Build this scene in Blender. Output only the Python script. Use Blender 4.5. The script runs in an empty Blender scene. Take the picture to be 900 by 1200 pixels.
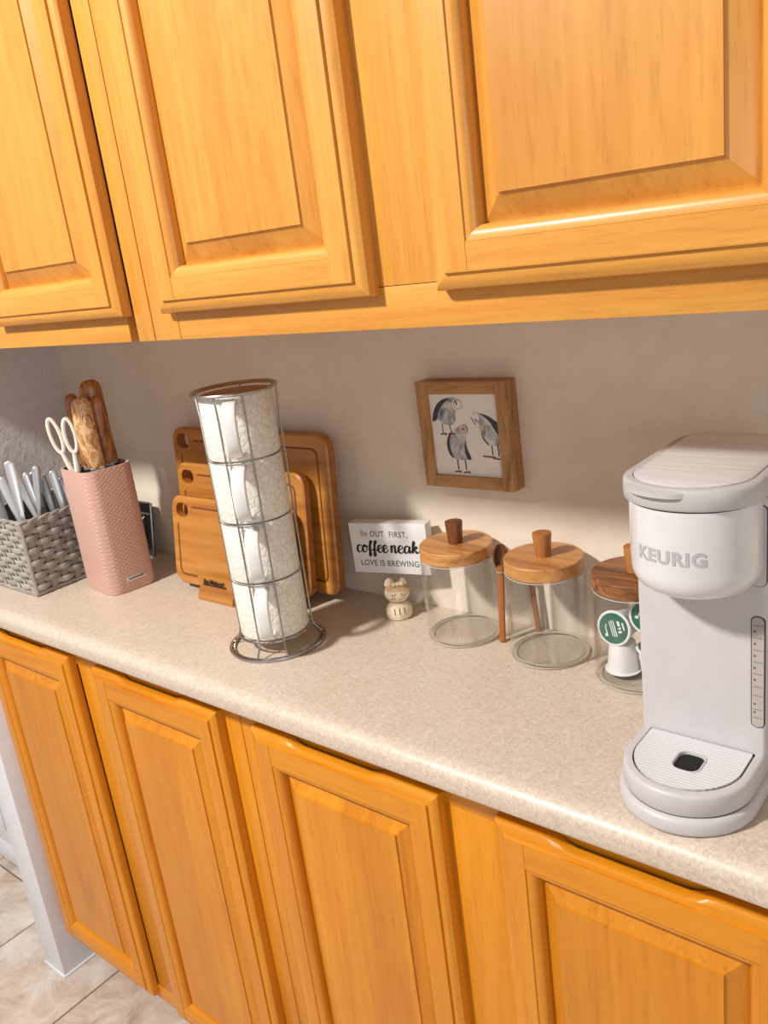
import bpy, bmesh, math, random
from mathutils import Vector, Matrix
random.seed(7)
PI = math.pi
scene = bpy.context.scene
COL = scene.collection

# ------------------------------------------------------------------ camera
cam_d = bpy.data.cameras.new('camera')
cam = bpy.data.objects.new('camera', cam_d)
COL.objects.link(cam)
cam.location = (0.2020, -0.9510, 1.4452)
cam.rotation_euler = (math.radians(72.794), math.radians(7.0843), math.radians(39.0805))
cam_d.sensor_fit = 'VERTICAL'
cam_d.sensor_height = 36.0
cam_d.lens = 36.0 * 1010.0 / 1200.0
cam_d.clip_start = 0.02
scene.camera = cam

# ------------------------------------------------------------------ world and lamps
world = bpy.data.worlds.new('room_light')
scene.world = world
world.use_nodes = True
wb = world.node_tree.nodes['Background']
wb.inputs[0].default_value = (1.0, 0.95, 0.90, 1)
wb.inputs[1].default_value = 0.43

def area(name, loc, target, size, power, color, size_y=None):
    l = bpy.data.lights.new(name, 'AREA')
    l.energy = power; l.color = color; l.size = size
    if size_y:
        l.shape = 'RECTANGLE'; l.size_y = size_y
    else:
        l.shape = 'DISK'
    o = bpy.data.objects.new(name, l); COL.objects.link(o)
    o.location = loc
    o.rotation_euler = (Vector(target) - Vector(loc)).to_track_quat('-Z', 'Y').to_euler()
    return o
area('ceiling_lamp', (-1.15, -1.80, 2.72), (-0.6, -0.1, 1.0), 0.20, 79.0, (1.0, 0.97, 0.92))
area('kitchen_window', (2.1, -2.4, 1.25), (-0.2, -0.1, 1.15), 1.1, 15.0, (0.94, 0.97, 1.0), 1.2)

scene.view_settings.view_transform = 'Standard'
scene.view_settings.look = 'None'
scene.view_settings.gamma = 1.0
scene.view_settings.use_curve_mapping = False
scene.view_settings.exposure = 0.0

# ------------------------------------------------------------------ materials
def s2l(c):
    return tuple(((v / 12.92) if v <= 0.04045 else ((v + 0.055) / 1.055) ** 2.4) for v in c)
def rgb(r, g, b):
    return s2l((r / 255, g / 255, b / 255)) + (1.0,)

class Mat:
    def __init__(s, name):
        s.m = bpy.data.materials.new(name); s.m.use_nodes = True
        s.t = s.m.node_tree; s.n = s.t.nodes; s.l = s.t.links
        s.b = s.n['Principled BSDF']; s.out = s.n['Material Output']
    def node(s, typ, **kw):
        x = s.n.new(typ)
        for k, v in kw.items(): setattr(x, k, v)
        return x
    def link(s, a, b): s.l.new(a, b)
    def coords(s, scale=(1, 1, 1), rnd=True):
        tc = s.node('ShaderNodeTexCoord')
        src = tc.outputs['Object']
        if rnd:
            oi = s.node('ShaderNodeObjectInfo')
            mu = s.node('ShaderNodeVectorMath', operation='SCALE')
            mu.inputs[0].default_value = (3.1, 5.7, 4.3)
            s.link(oi.outputs['Random'], mu.inputs['Scale'])
            ad = s.node('ShaderNodeVectorMath', operation='ADD')
            s.link(src, ad.inputs[0]); s.link(mu.outputs[0], ad.inputs[1])
            src = ad.outputs[0]
        mp = s.node('ShaderNodeMapping')
        mp.inputs['Scale'].default_value = scale
        s.link(src, mp.inputs['Vector'])
        return mp.outputs[0]
    def noise(s, vec, scale, detail=4, rough=0.55, dist=0.0):
        x = s.node('ShaderNodeTexNoise')
        x.inputs['Scale'].default_value = scale; x.inputs['Detail'].default_value = detail
        x.inputs['Roughness'].default_value = rough; x.inputs['Distortion'].default_value = dist
        if vec is not None: s.link(vec, x.inputs['Vector'])
        return x.outputs[0]
    def ramp(s, fac, stops):
        x = s.node('ShaderNodeValToRGB')
        e = x.color_ramp.elements
        while len(e) < len(stops): e.new(0.5)
        for i, (p, c) in enumerate(stops):
            e[i].position = p; e[i].color = c
        s.link(fac, x.inputs[0])
        return x.outputs[0]
    def mix(s, fac, a, b, typ='MIX'):
        x = s.node('ShaderNodeMix', data_type='RGBA', blend_type=typ)
        for sock, v in ((x.inputs[0], fac), (x.inputs[6], a), (x.inputs[7], b)):
            if hasattr(v, 'is_output'): s.link(v, sock)
            elif isinstance(v, (int, float)): sock.default_value = v
            else: sock.default_value = v
        return x.outputs[2]
    def math(s, op, a, b=0.0):
        x = s.node('ShaderNodeMath', operation=op)
        for sock, v in ((x.inputs[0], a), (x.inputs[1], b)):
            if hasattr(v, 'is_output'): s.link(v, sock)
            else: sock.default_value = v
        return x.outputs[0]
    def bump(s, h, strength=0.2, dist=0.001):
        x = s.node('ShaderNodeBump')
        x.inputs['Strength'].default_value = strength; x.inputs['Distance'].default_value = dist
        s.link(h, x.inputs['Height']); s.link(x.outputs[0], s.b.inputs['Normal'])
    def base(s, c):
        if hasattr(c, 'is_output'): s.link(c, s.b.inputs['Base Color'])
        else: s.b.inputs['Base Color'].default_value = c
    def rough(s, r, spec=0.5, coat=0.0, metal=0.0):
        s.b.inputs['Roughness'].default_value = r
        s.b.inputs['Specular IOR Level'].default_value = spec
        s.b.inputs['Coat Weight'].default_value = coat
        s.b.inputs['Coat Roughness'].default_value = 0.15
        s.b.inputs['Metallic'].default_value = metal

def plain(name, c, rough=0.5, metal=0.0, coat=0.0, spec=0.5):
    m = Mat(name)
    v = m.noise(m.coords(), 60, 3)
    m.base(m.mix(0.06, c, m.ramp(v, [(0.3, (0, 0, 0, 1)), (0.7, c)])))
    m.rough(rough, spec, coat, metal)
    return m.m

def wood(name, stops, axis, across=38, along=1.8, strips=0.0, strip_w=0.09, rough=0.36, coat=0.12, pores=0.36, dist=0.9, strip_axis=0):
    m = Mat(name)
    sc = [across] * 3; sc[axis] = along
    v = m.coords(tuple(sc))
    n1 = m.noise(v, 1.0, 6, 0.6, dist)
    col = m.ramp(n1, stops)
    sp = [across * 9] * 3; sp[axis] = along * 12
    n2 = m.noise(m.coords(tuple(sp)), 1.0, 4, 0.65)
    pr = m.ramp(n2, [(0.28, (0.55, 0.45, 0.35, 1)), (0.48, (1, 1, 1, 1))])
    col = m.mix(pores, col, pr, 'MULTIPLY')
    big = m.noise(m.coords((2.2, 2.2, 2.2)), 1.3, 2)
    col = m.mix(0.35, col, m.ramp(big, [(0.3, (0.82, 0.76, 0.68, 1)), (0.7, (1.0, 1.0, 1.0, 1))]), 'MULTIPLY')
    if strips:
        sep = m.node('ShaderNodeSeparateXYZ'); m.link(m.coords((1, 1, 1), True), sep.inputs[0])
        fl = m.math('FLOOR', m.math('DIVIDE', sep.outputs[strip_axis], strip_w))
        wn = m.node('ShaderNodeTexWhiteNoise', noise_dimensions='1D'); m.link(fl, wn.inputs['W'])
        col = m.mix(strips, col, m.ramp(wn.outputs[0], [(0.0, (0.74, 0.66, 0.55, 1)), (1.0, (1.0, 1.0, 1.0, 1))]), 'MULTIPLY')
    m.base(col); m.rough(rough, 0.5, coat)
    m.bump(n2, 0.10, 0.0006)
    return m.m

MAPLE = [(0.25, rgb(198, 132, 50)), (0.5, rgb(209, 145, 60)), (0.75, rgb(219, 158, 74))]
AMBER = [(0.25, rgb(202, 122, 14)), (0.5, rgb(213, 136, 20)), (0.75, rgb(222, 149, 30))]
mt = {}
mt['maple_v'] = wood('maple_vertical_grain', MAPLE, 2)
mt['maple_h'] = wood('maple_horizontal_grain', MAPLE, 0)
mt['maple_panel'] = wood('maple_panel', MAPLE, 2, strips=0.55, strip_w=0.078, across=24, dist=1.8)
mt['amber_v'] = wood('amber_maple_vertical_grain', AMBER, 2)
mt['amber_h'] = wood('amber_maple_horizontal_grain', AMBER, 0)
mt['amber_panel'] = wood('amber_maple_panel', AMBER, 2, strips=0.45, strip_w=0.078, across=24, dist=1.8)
mt['bamboo'] = wood('bamboo', [(0.25, rgb(160, 96, 34)), (0.5, rgb(192, 130, 56)), (0.8, rgb(210, 152, 78))], 0, across=60, along=2.5, strips=0.7, strip_w=0.021, strip_axis=2, rough=0.4, coat=0.1, dist=0.3)
mt['bamboo_dark'] = wood('bamboo_edge', [(0.25, rgb(140, 80, 30)), (0.5, rgb(166, 104, 46)), (0.8, rgb(185, 122, 62))], 0, across=60, along=2.5, rough=0.4, coat=0.1, dist=0.3)
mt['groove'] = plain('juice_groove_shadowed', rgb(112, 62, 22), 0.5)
mt['acacia'] = wood('acacia_lid', [(0.28, rgb(140, 84, 38)), (0.5, rgb(192, 134, 74)), (0.75, rgb(214, 160, 98))], 0, across=34, along=4, rough=0.38, coat=0.15, dist=1.6)
mt['walnut'] = wood('walnut_lid', [(0.3, rgb(74, 42, 20)), (0.5, rgb(136, 86, 46)), (0.72, rgb(172, 118, 70))], 0, across=60, along=5, rough=0.4, coat=0.1, dist=1.8)
mt['knob_dark'] = wood('knob_dark_wood', [(0.3, rgb(84, 44, 20)), (0.7, rgb(122, 70, 36))], 2, rough=0.4)
mt['knob_mid'] = wood('knob_mid_wood', [(0.3, rgb(150, 90, 42)), (0.7, rgb(184, 122, 64))], 2, rough=0.4)
mt['spoon_wood'] = wood('spoon_wood', [(0.3, rgb(134, 74, 32)), (0.7, rgb(178, 112, 56))], 2, rough=0.45)
mt['frame_wood_h'] = wood('frame_wood_h', [(0.3, rgb(128, 86, 46)), (0.5, rgb(176, 130, 80)), (0.75, rgb(198, 154, 102))], 0, across=60, along=7, rough=0.5, coat=0, dist=1.2)
mt['frame_wood_v'] = wood('frame_wood_v', [(0.3, rgb(128, 86, 46)), (0.5, rgb(176, 130, 80)), (0.75, rgb(198, 154, 102))], 2, across=60, along=7, rough=0.5, coat=0, dist=1.2)
mt['handle_wood'] = wood('knife_handle_wood', [(0.36, rgb(150, 92, 44)), (0.47, rgb(205, 154, 98)), (0.53, rgb(232, 198, 152)), (0.62, rgb(190, 132, 74))], 2, across=46, along=20, rough=0.35, coat=0.2, dist=2.5)
mt['handle_wood_dark'] = wood('knife_handle_dark', [(0.36, rgb(120, 66, 28)), (0.5, rgb(170, 108, 54)), (0.64, rgb(196, 138, 80))], 2, across=46, along=12, rough=0.35, coat=0.2, dist=2.0)
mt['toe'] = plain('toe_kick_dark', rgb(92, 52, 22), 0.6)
mt['gap'] = plain('underside_dark', rgb(78, 40, 18), 0.7)
mt['steel'] = plain('brushed_steel', rgb(214, 214, 216), 0.3, 0.75)
mt['steel_dark'] = plain('dark_steel', rgb(160, 162, 168), 0.3, 0.85)
mt['chrome_wire'] = plain('rack_wire', rgb(190, 188, 186), 0.25, 1.0)
mt['silver_plastic'] = plain('silver_handle', rgb(186, 188, 192), 0.3, 0.5)
mt['white_plastic'] = plain('white_scissor_plastic', rgb(238, 228, 214), 0.35)
mt['black'] = plain('black_gloss', rgb(28, 24, 22), 0.2)
mt['blackmat'] = plain('black_matte', rgb(8, 7, 7), 0.8)
mt['ink'] = plain('black_ink', rgb(24, 22, 24), 0.6)
mt['ink_grey'] = plain('grey_ink', rgb(92, 90, 90), 0.6)
mt['ink_tan'] = plain('tan_ink', rgb(170, 150, 120), 0.6)
mt['burn'] = plain('burnt_brand', rgb(48, 22, 8), 0.7)
mt['sign_white'] = plain('sign_white_paint', rgb(226, 224, 222), 0.45)
mt['ceramic_cat'] = plain('cat_ceramic', rgb(226, 208, 180), 0.45)
mt['cat_brown'] = plain('cat_markings', rgb(140, 92, 56), 0.5)
mt['cat_cap'] = plain('cat_cap_tan', rgb(206, 170, 126), 0.5)
mt['keurig_light'] = plain('coffee_maker_pale_grey', rgb(196, 190, 191), 0.42)
mt['keurig_grey'] = plain('coffee_maker_grey_band', rgb(186, 183, 180), 0.36)
mt['keurig_white'] = plain('coffee_maker_gloss_white', rgb(216, 213, 214), 0.12, coat=0.6)
mt['keurig_text'] = plain('coffee_maker_letters', rgb(176, 174, 176), 0.3)
mt['dark_line'] = plain('seam_dark', rgb(50, 44, 42), 0.6)
mt['tank'] = plain('tank_window', rgb(176, 166, 156), 0.15, coat=0.5)
mt['pod_white'] = plain('pod_cup_white', rgb(234, 234, 236), 0.35)
mt['pod_green'] = plain('pod_lid_green', rgb(14, 100, 78), 0.35)
mt['pod_foil'] = plain('pod_lid_rim', rgb(196, 198, 198), 0.3, 0.6)
mt['paint_white'] = plain('white_trim_paint', rgb(226, 228, 234), 0.4)
mt['paper'] = plain('print_paper', rgb(234, 226, 218), 0.7)
mt['bird_grey'] = None
mt['bird_red'] = plain('bird_red_feet', rgb(132, 58, 50), 0.7)
mt['bird_pink'] = plain('bird_pink', rgb(214, 176, 160), 0.7)

def brushed():
    m = Mat('brushed_lid'); v = m.coords((3, 260, 3), False)
    n = m.noise(v, 1.0, 3)
    m.base(m.ramp(n, [(0.3, rgb(206, 204, 206)), (0.7, rgb(232, 230, 231))]))
    m.rough(0.24, 0.5, 0.2, 0.25); m.bump(n, 0.12, 0.0004); return m.m
mt['brushed_lid'] = brushed()

def ridged():
    m = Mat('drip_tray_ridges')
    w = m.node('ShaderNodeTexWave', wave_type='BANDS', bands_direction='Y')
    w.inputs['Scale'].default_value = 78; m.link(m.coords((1, 1, 1), False), w.inputs['Vector'])
    m.base(m.ramp(w.outputs[0], [(0.1, rgb(202, 200, 202)), (0.5, rgb(212, 210, 212))]))
    m.rough(0.35); m.bump(w.outputs[0], 0.35, 0.0008); return m.m
mt['ridged'] = ridged()

def bird():
    m = Mat('bird_watercolour'); n = m.noise(m.coords((1, 1, 1)), 55, 3, 0.6, 0.8)
    m.base(m.ramp(n, [(0.3, rgb(96, 100, 108)), (0.5, rgb(172, 172, 174)), (0.65, rgb(214, 210, 206))]))
    m.rough(0.7); return m.m
mt['bird_grey'] = bird()
mt['bird_dark'] = plain('bird_dark_wing', rgb(62, 64, 72), 0.7)

def wallmat():
    m = Mat('wall_paint_beige'); v = m.coords((1, 1, 1), False)
    n = m.noise(v, 170, 3, 0.6); n2 = m.noise(v, 26, 3)
    m.base(m.ramp(n2, [(0.3, rgb(222, 208, 190)), (0.7, rgb(229, 216, 200))]))
    m.rough(0.62, 0.35)
    m.bump(m.math('ADD', n, m.math('MULTIPLY', n2, 1.2)), 0.22, 0.0016); return m.m
mt['wall'] = wallmat()
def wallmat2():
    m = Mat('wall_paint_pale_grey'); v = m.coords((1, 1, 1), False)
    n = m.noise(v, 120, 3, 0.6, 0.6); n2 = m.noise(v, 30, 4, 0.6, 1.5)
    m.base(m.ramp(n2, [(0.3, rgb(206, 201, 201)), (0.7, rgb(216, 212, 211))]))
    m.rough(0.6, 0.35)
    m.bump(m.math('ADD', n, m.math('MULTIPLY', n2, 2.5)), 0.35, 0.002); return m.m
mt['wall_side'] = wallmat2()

def countermat():
    m = Mat('laminate_beige'); v = m.coords((1, 1, 1), False)
    n = m.noise(v, 260, 3, 0.7, 1.0); n2 = m.noise(v, 22, 4, 0.6)
    c = m.ramp(n, [(0.33, rgb(186, 168, 150)), (0.5, rgb(204, 188, 170)), (0.66, rgb(216, 201, 185))])
    c = m.mix(0.3, c, m.ramp(n2, [(0.3, (0.86, 0.82, 0.78, 1)), (0.7, (1, 1, 1, 1))]), 'MULTIPLY')
    m.base(c); m.rough(0.4, 0.5, 0.05); m.bump(n, 0.05, 0.0005); return m.m
mt['counter'] = countermat()

def tilemat():
    m = Mat('floor_tile_beige'); v = m.coords((1, 1, 1))
    n = m.noise(v, 9, 7, 0.7, 1.2); n2 = m.noise(v, 60, 4)
    c = m.ramp(n, [(0.3, rgb(178, 152, 132)), (0.48, rgb(204, 186, 172)), (0.66, rgb(220, 209, 200))])
    c = m.mix(0.25, c, m.ramp(n2, [(0.3, (0.8, 0.75, 0.7, 1)), (0.6, (1, 1, 1, 1))]), 'MULTIPLY')
    m.base(c); m.rough(0.35, 0.5); m.bump(n, 0.15, 0.002); return m.m
mt['tile'] = tilemat()
mt['grout'] = plain('grout', rgb(120, 104, 92), 0.9)

def mugmat():
    m = Mat('embossed_stoneware'); v = m.coords((1, 1, 1))
    vo = m.node('ShaderNodeTexVoronoi', feature='DISTANCE_TO_EDGE'); vo.inputs['Scale'].default_value = 105
    n = m.noise(v, 240, 3, 0.6)
    wv = m.node('ShaderNodeVectorMath', operation='ADD'); m.link(v, wv.inputs[0])
    nz = m.node('ShaderNodeTexNoise'); nz.inputs['Scale'].default_value = 70; m.link(v, nz.inputs['Vector'])
    sc = m.node('ShaderNodeVectorMath', operation='SCALE'); sc.inputs['Scale'].default_value = 0.006; m.link(nz.outputs['Color'], sc.inputs[0])
    m.link(sc.outputs[0], wv.inputs[1]); m.link(wv.outputs[0], vo.inputs['Vector'])
    d = m.math('MINIMUM', m.math('MULTIPLY', vo.outputs['Distance'], 5.0), 1.0)
    v2 = m.node('ShaderNodeTexVoronoi', feature='F1'); v2.inputs['Scale'].default_value = 150; m.link(v, v2.inputs['Vector'])
    dots = m.math('MINIMUM', m.math('MULTIPLY', v2.outputs['Distance'], 4.5), 1.0)
    h = m.math('ADD', m.math('MULTIPLY', d, dots), m.math('MULTIPLY', n, 0.7))
    m.base(m.ramp(h, [(0.3, rgb(214, 203, 184)), (0.7, rgb(228, 222, 211)), (1.0, rgb(232, 228, 219))]))
    m.rough(0.4, 0.5, 0.1)
    m.bump(h, 0.35, 0.0010); return m.m
mt['mug'] = mugmat()
mt['mug_plain'] = plain('mug_glaze', rgb(228, 226, 222), 0.3, coat=0.2)
mt['mug_in'] = plain('mug_inside_shade', rgb(206, 168, 126), 0.35, coat=0.2)  # tan is the warm shade inside the mugs, put into the colour

def pinkmat():
    m = Mat('pink_textured_plastic'); v = m.coords((1, 1, 1), False)
    hs = []
    for rz in (0.6, -0.6):
        mp = m.node('ShaderNodeMapping'); mp.inputs['Rotation'].default_value = (rz, rz, 0)
        m.link(v, mp.inputs['Vector'])
        w = m.node('ShaderNodeTexWave', wave_type='BANDS', bands_direction='Z')
        w.inputs['Scale'].default_value = 62; w.inputs['Distortion'].default_value = 1.2
        m.link(mp.outputs[0], w.inputs['Vector']); hs.append(w.outputs[0])
    h = m.math('MULTIPLY', hs[0], hs[1])
    m.base(m.ramp(h, [(0.0, rgb(192, 150, 136)), (0.6, rgb(208, 170, 156))]))
    m.rough(0.45); m.bump(h, 0.35, 0.001); return m.m
mt['pink'] = pinkmat()

def glassmat(name, tint):
    m = Mat(name)
    tr = m.node('ShaderNodeBsdfTransparent')
    lw = m.node('ShaderNodeLayerWeight'); lw.inputs['Blend'].default_value = 0.22
    m.link(m.ramp(lw.outputs['Facing'], [(0.0, (0.99, 0.988, 0.985, 1)), (0.62, (0.97, 0.965, 0.955, 1)), (1.0, tint)]), tr.inputs[0])
    gl = m.node('ShaderNodeBsdfGlossy'); gl.inputs['Roughness'].default_value = 0.02
    gl.inputs['Color'].default_value = (1, 1, 1, 1)
    l2 = m.node('ShaderNodeLayerWeight'); l2.inputs['Blend'].default_value = 0.5
    fac = m.math('ADD', m.math('MULTIPLY', m.math('POWER', l2.outputs['Facing'], 4.0), 0.75), 0.035)
    mx = m.node('ShaderNodeMixShader')
    m.link(fac, mx.inputs[0]); m.link(tr.outputs[0], mx.inputs[1]); m.link(gl.outputs[0], mx.inputs[2])
    m.link(mx.outputs[0], m.out.inputs['Surface'])
    return m.m
mt['glass'] = glassmat('clear_jar_glass', (0.46, 0.42, 0.37, 1))
def glass_edge():
    m = Mat('jar_glass_thick_edge')
    tr = m.node('ShaderNodeBsdfTransparent'); tr.inputs[0].default_value = (0.86, 0.84, 0.80, 1)
    m.base(rgb(214, 206, 194)); m.rough(0.08, 0.8)
    mx = m.node('ShaderNodeMixShader'); mx.inputs[0].default_value = 0.55
    m.link(tr.outputs[0], mx.inputs[1]); m.link(m.b.outputs[0], mx.inputs[2]); m.link(mx.outputs[0], m.out.inputs['Surface'])
    return m.m
mt['glass_edge'] = glass_edge()

def wickermat():
    m = Mat('grey_wicker'); v = m.coords((1, 1, 1))
    n = m.noise(v, 300, 3); n2 = m.noise(v, 30, 2)
    m.base(m.ramp(n2, [(0.3, rgb(140, 132, 124)), (0.7, rgb(172, 165, 157))]))
    m.rough(0.5); m.bump(n, 0.3, 0.0006); return m.m
mt['wicker'] = wickermat()
mt['wicker_dark'] = plain('wicker_lining', rgb(70, 66, 62), 0.8)

# ------------------------------------------------------------------ mesh helpers
class MB:
    """collects verts and faces, becomes ONE mesh object"""
    def __init__(s): s.v = []; s.f = []; s.mi = []
    def add(s, verts, faces, mi=0):
        k = len(s.v); s.v += [tuple(p) for p in verts]
        for f in faces: s.f.append(tuple(i + k for i in f)); s.mi.append(mi)
    def quad(s, a, b, c, d, mi=0): s.add([a, b, c, d], [(0, 1, 2, 3)], mi)
    def box(s, x0, x1, y0, y1, z0, z1, mi=0):
        s.add([(x0, y0, z0), (x1, y0, z0), (x1, y1, z0), (x0, y1, z0), (x0, y0, z1), (x1, y0, z1), (x1, y1, z1), (x0, y1, z1)],
              [(3, 2, 1, 0), (4, 5, 6, 7), (0, 1, 5, 4), (1, 2, 6, 5), (2, 3, 7, 6), (3, 0, 4, 7)], mi)
    def lathe(s, prof, n=48, mi=0, c=(0, 0), cap0=True, cap1=True):
        vs = []; fs = []
        for r, z in prof:
            for i in range(n):
                a = 2 * PI * i / n; vs.append((c[0] + r * math.cos(a), c[1] + r * math.sin(a), z))
        for j in range(len(prof) - 1):
            for i in range(n):
                k = (i + 1) % n
                fs.append((j * n + i, j * n + k, (j + 1) * n + k, (j + 1) * n + i))
        if cap0: fs.append(tuple(range(n - 1, -1, -1)))
        if cap1: fs.append(tuple((len(prof) - 1) * n + i for i in range(n)))
        s.add(vs, fs, mi)
    def loft(s, rings, cap0=True, cap1=True, mi=0, closed=True):
        n = len(rings[0]); vs = [p for r in rings for p in r]; fs = []
        for j in range(len(rings) - 1):
            for i in range(n if closed else n - 1):
                k = (i + 1) % n
                fs.append((j * n + i, j * n + k, (j + 1) * n + k, (j + 1) * n + i))
        if cap0: fs.append(tuple(range(n - 1, -1, -1)))
        if cap1: fs.append(tuple((len(rings) - 1) * n + i for i in range(n)))
        s.add(vs, fs, mi)
    def tube(s, pts, r, n=8, closed=False, mi=0, flat=None):
        """round tube (or w x t strap when flat=(w,t,side_vector)) along pts"""
        pts = [Vector(p) for p in pts]; N = len(pts); rings = []; up = None
        for i, p in enumerate(pts):
            a = pts[(i - 1) % N] if (closed or i > 0) else p
            b = pts[(i + 1) % N] if (closed or i < N - 1) else p
            t = (b - a).normalized()
            if flat:
                sd = Vector(flat[2]).normalized(); nr = t.cross(sd).normalized(); w, th = flat[0] / 2, flat[1] / 2
                ring = []
                for k in range(12):
                    an = 2 * PI * k / 12
                    cx = math.copysign(abs(math.cos(an)) ** 0.5, math.cos(an)); sx = math.copysign(abs(math.sin(an)) ** 0.5, math.sin(an))
                    ring.append(p + sd * (w * cx) + nr * (th * sx))
                rings.append(ring); continue
            if up is None:
                up = Vector((0, 0, 1)) if abs(t.z) < 0.9 else Vector((1, 0, 0))
            u = (up - t * up.dot(t)).normalized(); w_ = t.cross(u); up = u
            rr = r[i] if isinstance(r, (list, tuple)) else r
            rings.append([p + (u * math.cos(2 * PI * k / n) + w_ * math.sin(2 * PI * k / n)) * rr for k in range(n)])
        if closed: rings.append(rings[0])
        s.loft(rings, not closed, not closed, mi)
    def prism(s, outline, fn0, fn1, mi=0):
        """outline of 2-D points; fn0 / fn1 turn a 2-D point into the two 3-D end faces"""
        s.loft([[fn0(p) for p in outline], [fn1(p) for p in outline]], True, True, mi)
    def build(s, name, mats, parent=None, smooth=False, bevel=0.0, seg=2, angle=35, loc=None):
        me = bpy.data.meshes.new(name); me.from_pydata(s.v, [], s.f); 
        mats = mats if isinstance(mats, (list, tuple)) else [mats]
        for m in mats: me.materials.append(mt[m] if isinstance(m, str) else m)
        me.polygons.foreach_set('material_index', s.mi)
        bm = bmesh.new(); bm.from_mesh(me)
        bmesh.ops.remove_doubles(bm, verts=bm.verts, dist=1e-6)
        bmesh.ops.recalc_face_normals(bm, faces=bm.faces)
        if bevel:
            es = [e for e in bm.edges if len(e.link_faces) == 2 and e.calc_face_angle(0) > math.radians(30)]
            bmesh.ops.bevel(bm, geom=es, offset=bevel, segments=seg, profile=0.5, affect='EDGES', clamp_overlap=True)
        if smooth:
            for f in bm.faces: f.smooth = True
            for e in bm.edges:
                if len(e.link_faces) == 2 and e.calc_face_angle(0) > math.radians(angle): e.smooth = False
        bm.to_mesh(me); bm.free()
        o = bpy.data.objects.new(name, me); COL.objects.link(o)
        if parent: o.parent = parent
        if loc: o.location = loc
        return o

def box(name, mat, parent, x0, x1, y0, y1, z0, z1, bevel=0.0, seg=2):
    b = MB(); b.box(x0, x1, y0, y1, z0, z1); return b.build(name, mat, parent, bevel=bevel, seg=seg, smooth=bevel > 0)
def tag(o, label, cat, group=None):
    o['label'] = label; o['category'] = cat
    if group: o['group'] = group
    return o
def thing(name, label, cat, loc=(0, 0, 0), rz=0.0, group=None):
    o = bpy.data.objects.new(name, None); COL.objects.link(o)
    o.empty_display_size = 0.05
    o.location = loc; o.rotation_euler = (0, 0, rz)
    return tag(o, label, cat, group)
def struct(o):
    o['kind'] = 'structure'; return o
def copy_tree(o, parent=None):
    c = o.copy(); COL.objects.link(c); c.parent = parent
    for ch in list(o.children): copy_tree(ch, c)
    return c
def rrect(w, h, r, n=6, cx=0.0, cy=0.0):
    pts = []
    for sx, sy, a0 in ((1, 1, 0), (-1, 1, PI / 2), (-1, -1, PI), (1, -1, 1.5 * PI)):
        for i in range(n + 1):
            a = a0 + PI / 2 * i / n
            pts.append((cx + sx * (w / 2 - r) + r * math.cos(a), cy + sy * (h / 2 - r) + r * math.sin(a)))
    return pts
def smoothstep(a, b, x):
    t = min(1, max(0, (x - a) / (b - a))); return t * t * (3 - 2 * t)
def text_mesh(body, size, extrude=0.0002, offset=0.0, spacing=1.0, shear=0.0):
    cu = bpy.data.curves.new('txt', 'FONT'); cu.body = body; cu.size = size; cu.extrude = extrude
    cu.offset = offset; cu.align_x = 'CENTER'; cu.align_y = 'CENTER'; cu.space_character = spacing; cu.shear = shear
    cu.resolution_u = 4
    ob = bpy.data.objects.new('txt', cu); COL.objects.link(ob)
    dg = bpy.context.evaluated_depsgraph_get(); dg.update()
    me = bpy.data.meshes.new_from_object(ob.evaluated_get(dg))
    bpy.data.objects.remove(ob); bpy.data.curves.remove(cu)
    return me
def text_obj(name, body, size, mat, parent, fn, **kw):
    """flat lettering mapped onto a surface by fn(x, y, depth)"""
    me = text_mesh(body, size, **kw)
    for v in me.vertices: v.co = fn(v.co.x, v.co.y, v.co.z)
    me.materials.clear(); me.materials.append(mt[mat])
    o = bpy.data.objects.new(name, me); COL.objects.link(o); o.parent = parent
    return o

# ------------------------------------------------------------------ dimensions (metres)
TOP = 0.914          # counter top
UB = 1.371           # underside of the wall cabinets
YUF = -0.325         # front of upper face frames
YLF = -0.300         # front of lower face frames
WX = -1.460          # left wall

# ------------------------------------------------------------------ room shell
struct(box('wall_back', 'wall', None, WX - 0.095, 1.6, 0.0, 0.1, 0.0, 2.44))
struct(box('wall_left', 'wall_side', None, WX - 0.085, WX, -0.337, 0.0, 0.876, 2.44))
# lower end of the same wall is painted trim-white
pw = struct(box('trim_1', 'paint_white', None, WX - 0.06, WX + 0.02, -0.337, -0.02, 0.0, 0.876, 0.002))
cb = box('caulk_bead', 'paint_white', pw, WX - 0.063, WX + 0.023, -0.340, -0.02, 0.0, 0.006, 0.001)
bw = struct(box('wall_far', 'paint_white', None, -3.2, WX - 0.06, -0.19, -0.09, 0.0, 2.44))
dr = struct(box('door_1', 'paint_white', None, -2.75, -1.84, -0.2065, -0.19, 0.078, 2.06, 0.001))
def door_slab(parent):
    for (a, b, c, d) in ((-2.70, -1.885, 0.13, 0.20), (-2.70, -2.64, 0.20, 0.62), (-1.945, -1.885, 0.20, 0.62), (-2.70, -1.885, 0.62, 0.69)):
        box('panel_molding', 'paint_white', parent, a, b, -0.2125, -0.2065, c, d, 0.002)
door_slab(dr)
struct(box('baseboard_far', 'paint_white', None, -3.2, WX - 0.065, -0.204, -0.19, 0.006, 0.068, 0.002))
struct(box('floor_gap_shade', 'blackmat', None, -3.2, WX - 0.065, -0.199, -0.19, 0.0, 0.006))  # black strip painted in for the shade of the gap under the baseboard

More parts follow.
